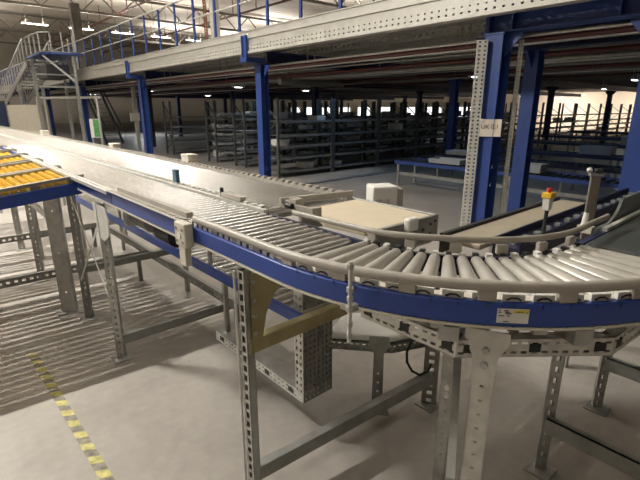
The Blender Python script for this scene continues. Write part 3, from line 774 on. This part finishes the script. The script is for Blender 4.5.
mb = thing('motor_cover', 'white boxy motor cover standing behind the tan belt bed', 'motor cover', (2.10, 1.80, 1.12), math.radians(-30))
MB().box((-.075, -.075, 0), (.085, .075, .225)).build('cover', 'white', mb, bevel=.012)
MB().box((-.06, -.083, .02), (-.02, -.075, .15)).box((.01, -.083, .02), (.03, -.075, .15)).build('cable_duct', 'cream', mb)
MB().box((.085, -.075, 0), (.12, .075, .21)).build('end_cap', 'guard', mb, bevel=.008)
MB().box((-.18, -.03, -.02), (.10, .03, 0)).build('mount_arm', 'galv', mb)
# small boxes and sensors along the rails
for x, y, z, sx, sy, sz, m_, lab in ((1.97, 6.35, 1.19, .10, .16, .16, 'cream', 'cream junction box on the far rail nearest the green poster'), (1.97, 4.15, 1.19, .10, .15, .18, 'cream', 'cream junction box on the far rail left of the second blue column'),
        (1.335, 3.05, 1.292, .03, .06, .09, 'cyan', 'small dark blue photo sensor standing on the rail between the lanes'), (1.97, 10.6, 1.19, .12, .2, .18, 'cream', 'small cream junction box on the far rail at the far left')):
    t = thing('junction_box' if m_ == 'cream' else 'photo_sensor', lab, 'box' if m_ == 'cream' else 'sensor', (x, y, z))
    MB().box((-sx/2, -sy/2, 0), (sx/2, sy/2, sz*.85)).build('body', m_, t, bevel=.006); MB().box((-sx/2-.003, -sy/2-.003, sz*.85), (sx/2+.003, sy/2+.003, sz)).build('lid', m_, t, bevel=.004)
t = thing('lane_clamp', 'grey clamp block with black tip on the rail between the lanes', 'clamp', (1.335, 2.27, 1.285))
MB().box((-.02, -.10, 0), (.02, .12, .028)).build('block', 'guard', t, bevel=.004); MB().tube([(-.005, .13, .0), (-.005, .13, .055)], .012, 8).build('tip', 'black', t, smooth=SM)

# ------------------------------------------------------------------ yellow wheel lanes
def zl(x): return 1.255 + (x - .9)*.10       # the lanes fall away to the left
LY = [(3.90, 4.62), (4.70, 5.38), (5.52, 6.15), (6.30, 6.9), (7.1, 7.7), (7.9, 8.5)]
labs = ['front yellow wheel lane behind the blue front rail', 'second yellow wheel lane from the front', 'third yellow wheel lane from the front', 'fourth yellow wheel lane from the front', 'fifth yellow wheel lane from the front', 'rearmost yellow wheel lane at the left edge']
XL, XR = -2.2, .85
def wheels():
    m = MB(); m.beam((XL, 0, zl(XL)), (XR, 0, zl(XR)), .012, .012); n = int((XR-.02-XL)/.058)
    for i in range(n):
        x = XR - .03 - i*.058
        m.tube([(x, -.017, zl(x)), (x, -.012, zl(x)), (x, .012, zl(x)), (x, .017, zl(x))], [.018, .026, .026, .018], 12)
    return m
wm = tm = None
for (ya, yb), lab in zip(LY, labs):
    t = thing('wheel_lane', lab, 'conveyor lane')
    n = int((yb-ya-.14)/.07)+1; st = (yb-ya-.14)/(n-1)
    for i in range(n):
        y = ya+.07+i*st
        if wm is None:
            tr = MB().beam((XL, 0, zl(XL)-.03), (XR, 0, zl(XR)-.03), .026, .03).build('track', 'galv', t); tr.location = (0, y, 0); tm = tr
            wm = wheels().build('wheels', 'yellow', tr, smooth=SM)
        else:
            tr = clone(tm, t, (0, y, 0)); clone(wm, tr)
    for y, w in ((ya, .05), (yb, .05)):
        m = MB().beam((XL, y, zl(XL)+.028), (.94, y, zl(.94)+.028), w, .022); x = .85
        while x > XL:
            m.box((x-.03, y-.02, zl(x)-.06), (x+.03, y+.02, zl(x)+.015)); x -= .25
        m.build('divider_bar', 'bar', t)
    for x in (XL+.1, -.6, .6): MB().box((x-.03, ya, zl(x)-.10), (x+.03, yb, zl(x)-.05)).build('cross_member', 'galv_dark', t)
fr = thing('front_rail', 'blue front rail of the yellow wheel lanes', 'rail')
MB().beam((XL, 3.853, zl(XL)-.055), (.90, 3.853, zl(.90)-.055), .03, .09).build('rail', 'rail_blue', fr, bevel=.005)

# ------------------------------------------------------------------ stands and low steelwork
def channel_leg(name, loc, h, face, w, d, label, m_='galv', rows=1, foot=.12, pitch=.05, parent=None, top=None, fu=.45, fv=.35):
    t = thing(name, label, 'support leg', loc) if parent is None else parent
    o = MB().channel((0, 0, .008), (0, 0, h), face, w, d, .004, pitch, rows, fu, fv).build('upright', m_, t)
    b = MB().box((-foot/2, -foot/2, 0), (foot/2, foot/2, .008)).build('foot_plate', m_, t)
    if parent is not None: o.location = loc; b.location = loc
    return t
CAMF = lambda x, y: (-x, -y, 0)
# front stand by the curve
fs = thing('conveyor_stand', 'H shaped stand with perforated front upright and yellowish gusset in the foreground', 'stand')
channel_leg('leg', (.868, 1.46, 0), 1.178, (-1, -.12, 0), .042, .04, '', 'galv', parent=fs, pitch=.045, fu=.65, fv=.5)
channel_leg('leg', (2.11, 1.35, 0), .50, (-1, -.6, 0), .09, .05, '', 'galv_dark', parent=fs)
MB().box((.88, 1.435, .805), (1.80, 1.485, .87)).build('upper_beam', 'yellow_steel', fs, bevel=.004)
MB().beam((.89, 1.47, .165), (2.11, 1.345, .205), .05, .075).build('lower_beam', 'galv_dark', fs, bevel=.004)
gp = [(.895, 1.43, 1.165), (1.20, 1.43, 1.165), (1.16, 1.43, 1.12), (1.06, 1.43, 1.09), (1.0, 1.43, 1.04), (.965, 1.43, .97), (.945, 1.43, .87), (.895, 1.43, .81)]
MB().prism(gp, (0, .006, 0)).build('gusset', 'yellow_steel', fs)
m = MB()
for x, z in ((.905, 1.13), (.905, 1.05), (.905, .98), (.905, .90), (1.1, 1.14)): MB().tube([(x, 1.422, z), (x, 1.431, z)], .009, 8).build('bolt', 'galv', fs)
MB().tube([(.860, 1.495, .02), (.860, 1.495, 1.17)], .006, 8).build('cable_tube', 'galv_light', fs, smooth=SM)
# support frame under the curve
sf = thing('underframe', 'perforated galvanised frame hung under the blue curve rail', 'support frame')
pts = [(1.105, 1.02), (1.115, .632), (1.49, .318), (2.0, .27)]
for a, b in zip(pts, pts[1:]):
    dx, dy = b[0]-a[0], b[1]-a[1]; f = V((dy, -dx, 0)); f = f if f.dot(V((-a[0], -a[1], 0))) > 0 else -f
    MB().channel((*a, 1.094), (*b, 1.094), f, .062, .04, .003, .032, 2, .55, .28).build('channel', 'galv_light', sf)
    n = 2
    for i in range(n+1):
        q = (i+.2)/(n+.4); MB().obox(V((a[0]+dx*q, a[1]+dy*q, 1.094))-f.normalized()*.003, V((dx, dy, 0)).normalized()*.018, f.normalized()*.005, V((0, 0, .014))).build('slot_plug', 'black', sf)
MB().beam((1.16, .70, 1.10), (1.60, .52, 1.10), .03, .006).build('brace', 'galv', sf); MB().beam((1.30, .52, 1.11), (1.50, .80, 1.11), .03, .006).build('brace', 'galv', sf)
for i in range(1, 4):
    c, d, s = pol(.83, 12+i*22, 1.15); MB().obox(c, d*.2, s*.03, V((0, 0, .024))).build('cross_channel', 'galv', sf)
MB().box((1.9, .36, 1.10), (2.1, .5, 1.17)).build('drive_motor', 'black', sf, bevel=.01)
# big front leg
bl = thing('support_stand', 'big pale perforated leg with head plate under the curve', 'support leg', (1.172, .566, 0), 0)
MB().channel((0, 0, .008), (0, 0, 1.10), (-1.17, -.56, 0), .066, .05, .004, .05, 1, .16, .18).build('upright', 'galv_light', bl)
f = V((-1.17, -.56, 0)).normalized(); s = V((f.y, -f.x, 0))
q = [s*-.064+V((0, 0, 1.165)), s*.064+V((0, 0, 1.165)), s*.064+V((0, 0, 1.13)), s*.036+V((0, 0, 1.075)), s*.033+V((0, 0, .98)), s*-.033+V((0, 0, .98)), s*-.036+V((0, 0, 1.075)), s*-.064+V((0, 0, 1.13))]
MB().prism([x+f*.003 for x in q], f*.005).build('head_plate', 'galv_light', bl)
m = MB()
for z in (1.10, 1.05): MB().tube([f*.008+V((0, 0, z)), f*.017+V((0, 0, z))], .011, 6).build('bolt', 'galv', bl)
MB().box((-.07, -.07, 0), (.07, .07, .008)).build('foot_plate', 'galv_light', bl)
# thin leg behind with diagonal
tl = thing('support_stand', 'thinner galvanised leg with diagonal brace behind the big leg', 'support leg', (1.585, .925, 0))
MB().channel((0, 0, .008), (0, 0, 1.10), (-1.6, -.9, 0), .055, .05, .004, .06, 1, .12, .16).build('upright', 'galv', tl)
MB().box((-.06, -.06, 0), (.06, .06, .008)).build('foot_plate', 'galv', tl)
MB().beam((-.01, -.035, 1.0), (-.40, -.28, .55), .03, .008).build('brace', 'galv', tl)
m = MB()
for z in (.62, .58): MB().tube([(-.03, -.02, z), (-.05, -.03, z)], .01, 6).build('bolt', 'white', tl)
# belt stand on the right: two H frames
for x, y, h, zb, lab in ((2.10, .65, 1.18, .29, 'perforated H stand under the dark belt, nearer of the two at right'), (2.87, .63, 1.18, .33, 'perforated H stand under the dark belt, farther one at right')):
    t = thing('conveyor_stand', lab, 'stand')
    channel_leg('leg', (x, y, 0), h, (-1, -.55, 0), .05, .04, '', 'galv', parent=t, pitch=.06)
    channel_leg('leg', (x, .10, 0), h, (-1, -.55, 0), .05, .04, '', 'galv', parent=t, pitch=.06)
    MB().box((x-.03, .10, zb-.04), (x-.02, y, zb+.04)).box((x-.03, .10, zb+.035), (x+.01, y, zb+.04)).build('cross_beam', 'galv_dark', t)
# white film covered low table on one pedestal
lt = thing('low_table', 'low perforated table covered in white film under the curve', 'table')
MB().channel((1.68, 1.80, .40), (1.92, 1.51, .40), (-.85, -.5, 0), .06, .03, .003, .035, 2, .5, .3).build('front_rail', 'galv_dark', lt)
MB().channel((1.92, 1.51, .40), (2.18, 1.40, .40), (-.5, -1, 0), .06, .03, .003, .035, 2, .5, .3).build('side_rail', 'galv_dark', lt)
m = MB(); m.prism([(1.67, 1.82, .432), (1.92, 1.525, .432), (2.18, 1.42, .432), (2.2, 1.75, .432), (1.95, 1.95, .432)], (0, 0, .045)); m.build('film_cover', 'whitebag', lt, bevel=.015)
pe = MB(); f = V((-1.8, -1.5, 0)).normalized(); s = V((f.y, -f.x, 0)); b0 = V((1.80, 1.51, 0))
def ped(ws): return [b0 + s*w + V((0, 0, z)) for w, z in ws] + [b0 - s*w + V((0, 0, z)) for w, z in reversed(ws)]
pe.prism(ped([(.075, .0), (.07, .03), (.032, .09), (.03, .42), (.06, .48), (.06, .53)]), f*.012); pe.build('pedestal', 'galv_dark', lt)
m = MB()
for z in (.05, .11, .17, .23, .29): MB().tube([b0+f*.012+V((0, 0, z)), b0+f*.016+V((0, 0, z))], .007, 6).build('bolt', 'white', lt)
CABLE = [(1.984, 1.421, 0.461), (1.972, 1.437, 0.392), (1.974, 1.434, 0.324), (1.994, 1.407, 0.266), (2.021, 1.367, 0.246), (2.046, 1.329, 0.281), (2.054, 1.317, 0.331)]
tag(MB().tube(CABLE, .008, 8).build('hanging_cable', 'black', smooth=SM), 'black cable loop hanging beside the low table', 'cable')
# lower return conveyor
lc = thing('return_conveyor', 'lower roller conveyor with thin blue rail beneath the near lane', 'conveyor')
MB().box((1.30, 1.62, .72), (1.325, 6.1, .785)).build('near_side_rail', 'rail_blue', lc, bevel=.005)
MB().box((1.78, 1.62, .72), (1.805, 6.1, .785)).build('far_side_rail', 'galv', lc)
m_ = None
for i in range(58):
    y = 1.68 + i*.075
    if m_ is None: m_ = MB().tube([(1.325, 0, .755), (1.78, 0, .755)], .022, 12).build('roller', 'steel_roller', lc, smooth=SM); m_.location = (0, y, 0)
    else: clone(m_, lc, (0, y, 0))
MB().box((1.38, 2.05, .80), (1.42, 2.12, .82)).build('yellow_clip', 'yellow', lc)
for y in (2.6, 4.4, 5.9):
    for x in (1.327, 1.808): MB().box((x, y, .72), (x+.012, y+.04, 1.19)).build('hanger', 'galv_dark', lc)
for x in (1.31, 1.77): MB().box((x, 5.9, 0), (x+.03, 5.95, .72)).build('leg', 'galv', lc)
# perforated L frame hanging below it
m = MB(); m.perf((1.36, 1.675, .20), (.215, 0, 0), (0, 0, .70), 7, 20, .32, .5, .004, None)
lf = m.build('hanging_frame', 'galv_dark', lc); lf['label'] = 'pale perforated L shaped frame'
MB().box((1.362, 1.74, .20), (1.576, 1.745, .90)).build('added_back_plate', 'galv_dark', lf)  # plate added behind the slots so they read dark
m = MB(); m.perf((1.362, 1.745, .20), (0, -.07, 0), (0, 0, .70), 2, 16, .4, .45, .004); m.box((1.572, 1.675, .20), (1.576, 1.745, .90)); m.build('upright_flange', 'galv_light', lf)
m = MB(); m.perf((1.36, 2.66, .20), (0, -.98, 0), (0, 0, .062), 24, 2, .5, .35, .004); m.build('tray_flange', 'galv_light', lf)
MB().box((1.36, 1.675, .258), (1.58, 2.66, .262)).build('tray', 'galv', lf)
MB().box((1.576, 1.675, .20), (1.58, 2.66, .262)).build('tray_back_flange', 'galv', lf)
for y in (1.76, 2.0, 2.3, 2.55): MB().box((1.354, y, .218), (1.358, y+.05, .248)).build('slot_plug', 'black', lf)
MB().box((1.40, 2.58, .262), (1.43, 2.61, .72)).build('hanger', 'galv', lf)
# braced frame under the near lane
bf = thing('conveyor_stand', 'braced stand with crossed flats under the near lane by the wheel lanes', 'stand')
channel_leg('leg', (.845, 3.20, 0), 1.18, (-.6, -1, 0), .055, .05, '', 'galv', parent=bf, pitch=.05)
channel_leg('leg', (.855, 4.07, 0), 1.18, (-.6, -1, 0), .055, .05, '', 'galv_dark', parent=bf, pitch=.05)
MB().beam((.83, 3.90, 1.12), (.83, 3.22, .48), .004, .022).build('cross_flat', 'galv_light', bf); MB().beam((.838, 3.24, 1.05), (.838, 4.05, .38), .004, .022).build('cross_flat', 'galv_light', bf)
MB().box((.87, 3.17, .12), (1.92, 3.23, .19)).build('cross_beam', 'galv_dark', bf, bevel=.004); MB().box((1.90, 3.17, 0), (1.94, 3.22, 1.19)).build('leg', 'galv', bf)
MB().box((.88, 4.06, .43), (1.80, 4.12, .485)).build('cross_beam', 'galv_dark', bf, bevel=.004); MB().box((1.78, 4.06, 0), (1.82, 4.10, 1.19)).build('leg', 'galv', bf)
MB().prism([(.825, 3.30, 1.18), (.825, 3.02, 1.18), (.825, 2.98, 1.10), (.825, 3.02, .99), (.825, 3.12, .94), (.825, 3.24, .94)], (.006, 0, 0)).build('head_plate', 'galv_light', bf)
wl = thing('support_stand', 'wide plain galvanised leg under the front yellow wheel lane', 'support leg', (.76, 4.33, 0))
MB().channel((0, 0, .008), (0, 0, 1.14), (-.5, -1, 0), .12, .06, .004, .3, 1, .04, .1).build('upright', 'galv', wl); MB().box((-.1, -.1, 0), (.1, .1, .008)).build('foot_plate', 'galv', wl)
MB().beam((-.01, .03, .87), (-.02, 1.05, .90), .02, .06).build('stretcher', 'galv', wl)
for k, (x, y, h, lab) in enumerate(((.74, 5.41, 1.12, 'slim galvanised leg under the second yellow wheel lane'), (.77, 6.82, 1.12, 'slim galvanised leg under the fourth yellow wheel lane'), (.30, 5.5, 1.08, 'slim galvanised leg at the left edge under the second wheel lane'), (-1.6, 4.3, .88, 'slim leg under the low end of the front wheel lane'), (-1.6, 6.4, .88, 'slim leg under the low end of the rear wheel lanes'), (.35, 7.6, 1.08, 'slim leg under the fifth wheel lane'), (.35, 8.2, 1.08, 'slim leg under the rearmost wheel lane'))):
    channel_leg('support_stand', (x, y, 0), h, (-.5, -1, 0), .06, .05, lab, 'galv')
for k, y in enumerate((6.2, 9.6, 13)):
    t = thing('conveyor_stand', ['plain stand under both lanes past the wheel lanes', 'plain stand under both lanes halfway out', 'plain stand under both lanes near the far end'][k], 'stand', (0, y, 0))
    for x in (.88, 1.9): MB().box((x, -.02, 0), (x+.04, .02, 1.19)).build('leg', 'galv', t)
    MB().box((.92, -.02, .3), (1.9, .02, .36)).build('cross_beam', 'galv', t)
# drive units under the near lane
dv = thing('drive_unit', 'grey gear motor hung under the near lane by the braced stand', 'motor', (1.02, 2.90, 1.10))
MB().tube([(0, -.16, 0), (0, .12, 0)], .055, 16).build('motor', 'galv_dark', dv, smooth=SM); MB().box((-.06, .12, -.07), (.06, .22, .085)).build('gearbox', 'galv', dv, bevel=.01); MB().box((-.05, -.1, .05), (.05, .1, .085)).build('mount', 'galv', dv)
dv2 = thing('drive_unit', 'dark drum motor hung under the near lane left of the clamp box', 'motor', (1.0, 2.42, 1.11))
MB().tube([(0, -.10, 0), (0, .10, 0)], .065, 16).build('motor', 'black', dv2, smooth=SM); MB().box((-.03, -.06, .05), (.03, .06, .075)).build('mount', 'galv', dv2)
# perforated floor channels under the lanes
for a, b, f, z, lab in (((-2.2, 4.62), (1.62, 4.66), (0, -1, 0), .29, 'perforated low cross channel running from the left edge under the wide leg'), ((1.64, 2.75), (1.64, 6.2), (-1, 0, 0), .30, 'perforated low channel running lengthwise under the lower conveyor'), ((-2.2, 6.3), (1.62, 6.3), (0, -1, 0), .29, 'perforated low cross channel farther back under the wheel lanes')):
    t = thing('floor_channel', lab, 'channel')
    MB().channel((*a, z), (*b, z), f, .075, .04, .003, .06, 1, .5, .4).build('channel', 'galv_dark', t)
    n = 2
    for i in range(n):
        q = .02 + .96*i/(n-1); x, y = a[0]+(b[0]-a[0])*q, a[1]+(b[1]-a[1])*q
        MB().box((x-.02, y+.0, 0), (x+.02, y+.03, z+.03)).build('foot', 'galv_dark', t)

# ------------------------------------------------------------------ worn hazard tape on the floor
tp = MB(); x0, y0 = .358, 3.70; x1, y1 = .408, 1.75
n = 30; w = .029; sk = .03
for i in range(n):
    q0, q1 = i/n, (i+1)/n
    a = V((x0+(x1-x0)*q0, y0+(y1-y0)*q0, .001)); b = V((x0+(x1-x0)*q1, y0+(y1-y0)*q1, .001))
    tp.cur = i % 2
    tp.prism([a+V((-w, sk, 0)), b+V((-w, sk, 0)), b+V((w, 0, 0)), a+V((w, 0, 0))], (0, 0, .0008))
tag(tp.build('hazard_tape', ['tapeyellow', 'tapeblack']), 'worn yellow and black hazard tape strip stuck on the floor', 'floor tape')

# ------------------------------------------------------------------ far left: platform, portal, stairs
tw = thing('lift_platform', 'tall galvanised platform with blue edge in front of the mezzanine at the far left', 'platform')
pp = [(3.95, 20.9), (4.0, 20.1), (4.3, 19.7), (5.0, 19.5), (5.32, 19.5), (5.32, 22.4), (3.95, 22.4)]
MB().prism([(x, y, 3.70) for x, y in pp], (0, 0, .07)).build('blue_edge', 'steel_blue', tw); MB().prism([(4.65+(x-4.65)*.95, 20.8+(y-20.8)*.95, 3.78) for x, y in pp], (0, 0, .02)).build('deck', 'galv_dark', tw)
for x, y in ((5.0, 19.7), (4.1, 22.2), (5.2, 22.2)): MB().box((x-.05, y-.05, 0), (x+.05, y+.05, 3.66)).build('leg', 'galv', tw)
MB().beam((4.1, 20.2, 3.70), (5.0, 19.7, 2.75), .07, .07).build('diagonal', 'galv', tw)
MB().box((3.85, 20.3, 2.55), (5.1, 20.4, 2.62)).box((3.85, 20.3, 3.0), (5.1, 20.4, 3.05)).build('tie_bar', 'galv', tw)
for i in range(9):
    x, y = [(3.98, 22.2), (3.98, 21.4), (4.0, 20.7), (4.05, 20.15), (4.35, 19.78), (4.7, 19.66), (5.05, 19.6), (5.28, 20.2), (5.28, 21.2)][i]
    MB().box((x-.02, y-.02, 3.78), (x+.02, y+.02, 4.45)).build('rail_post', 'galv', tw)
MB().tube([(3.98, 22.2, 4.45), (4.0, 20.7, 4.45), (4.05, 20.15, 4.45), (4.35, 19.78, 4.45)], .025, 8).build('hand_rail', 'galv', tw, smooth=SM)
MB().box((4.2, 20.4, 2.9), (5.0, 22.0, 3.4)).build('machine_box', 'dark', tw, bevel=.03)
st = thing('staircase', 'grey railed staircase dropping away behind the platform at the far left', 'staircase')
m = MB(); N = 16
for i in range(N): m.box((3.95, 22.4+i*.56, 3.6-i*.115), (4.85, 22.4+i*.56+.56, 3.63-i*.115))
m.build('tread', 'galv_dark', st)
for x in (3.92, 4.88): MB().beam((x, 22.4, 3.5), (x, 31.4, 1.66), .05, .22).build('stringer', 'galv', st)
for x in (3.92, 4.88):
    MB().beam((x, 22.4, 4.45), (x, 31.4, 2.61), .05, .05).build('hand_rail', 'galv', st)
    for i in range(13): MB().box((x-.02, 22.6+i*.68, 3.46-i*.139), (x+.02, 22.64+i*.68, 4.41-i*.139)).build('baluster', 'galv', st)
for y, z in ((25, 2.9), (31.2, 1.65)):
    for x in (3.94, 4.86): MB().box((x-.06, y-.06, 0), (x+.06, y+.06, z)).build('leg', 'galv', st)
pf = thing('portal_frame', 'thin pale steel portal frame behind the far lane at the left', 'portal frame')
MB().tube([(4.2, 23.0, 2.2), (5.74, 19.4, 2.2)], .05, 8).build('lintel', 'galv_light', pf, smooth=SM)
for x, y in ((4.2, 23.0), (4.4, 22.6), (5.55, 19.35)): MB().tube([(x, y, 0), (x, y, 2.2)], .05, 8).build('post', 'galv_light', pf, smooth=SM)
wp = thing('white_partition', 'cream white panel partition beside the portal frame at the far left', 'partition', (0, 0, 0))
MB().prism([(3.2, 23.9, 0), (4.1, 22.6, 0), (4.16, 22.64, 0), (3.26, 23.94, 0)], (0, 0, 1.93)).build('panel', 'cream', wp); MB().prism([(4.1, 22.6, 0), (4.55, 22.9, 0), (4.52, 22.95, 0), (4.07, 22.65, 0)], (0, 0, 1.93)).build('return_panel', 'cream', wp)
dk = thing('control_cabinet', 'dark tall cabinet left of the cream partition at the far left', 'cabinet', (2.9, 24.6, 0))
MB().box((-.5, -.3, 0), (.3, .3, 2.1)).build('body', 'dark', dk, bevel=.02); MB().box((-.45, -.32, .1), (-.1, -.3, 2.0)).box((-.08, -.32, .1), (.27, -.3, 2.0)).build('door', 'dark_blue', dk)
gb = thing('green_poster', 'green and white poster board beside the fourth blue column', 'poster board', (5.05, 18.2, 0), math.radians(-40))
MB().box((-.19, -.02, .75), (.17, 0, 1.42)).build('board', 'white', gb); MB().box((-.06, -.024, .77), (.15, -.02, 1.40)).build('green_print', 'green', gb); MB().box((-.18, 0, 0), (-.15, .04, 1.4)).box((.13, 0, 0), (.16, .04, 1.4)).build('stand_leg', 'galv', gb)
bs = thing('stair_flight', 'dark blue steel stair flight under the mezzanine behind the portal frame', 'staircase', (7.2, 27, 0))
for x in (0, .8): MB().beam((x, 0, 2.6), (x, -2.6, .1), .05, .2).build('stringer', 'dark_blue', bs); MB().beam((x, -.4, 2.7), (x, -2.6, 1.0), .05, .05).build('hand_rail', 'dark_blue', bs)
m = MB()
for i in range(11): m.box((0, -.2-i*.23, 2.42-i*.22), (.8, -i*.23, 2.45-i*.22))
m.build('tread', 'rackshelf', bs)
# tall plain posts seen left of the racks
for x, y, lab in ((7.4, 20.5, 'pale square post with a box on it, left of the racks'), (8.6, 21.8, 'dark slim post between the third and fourth blue columns'), (9.6, 25.2, 'dark slim post farther back between the third and fourth columns')):
    t = thing('steel_post', lab, 'post', (x, y, 0))
    pale = 'pale' in lab
    MB().box((-.07, -.07, 0), (.07, .07, 2.7)).build('shaft', 'galv_light' if pale else 'dark', t)
    if pale: MB().box((-.3, -.2, 1.25), (.1, -.07, 1.6)).build('switch_box', 'cream', t, bevel=.02)
# ------------------------------------------------------------------ world and view
w = bpy.data.worlds.new('world'); SC.world = w; w.use_nodes = True
w.node_tree.nodes['Background'].inputs[0].default_value = (.8, .85, 1, 1); w.node_tree.nodes['Background'].inputs[1].default_value = .02
SC.view_settings.view_transform = 'Standard'; SC.view_settings.look = 'None'
SC.view_settings.gamma = 1; SC.view_settings.use_curve_mapping = False
SC.view_settings.exposure = 0.42
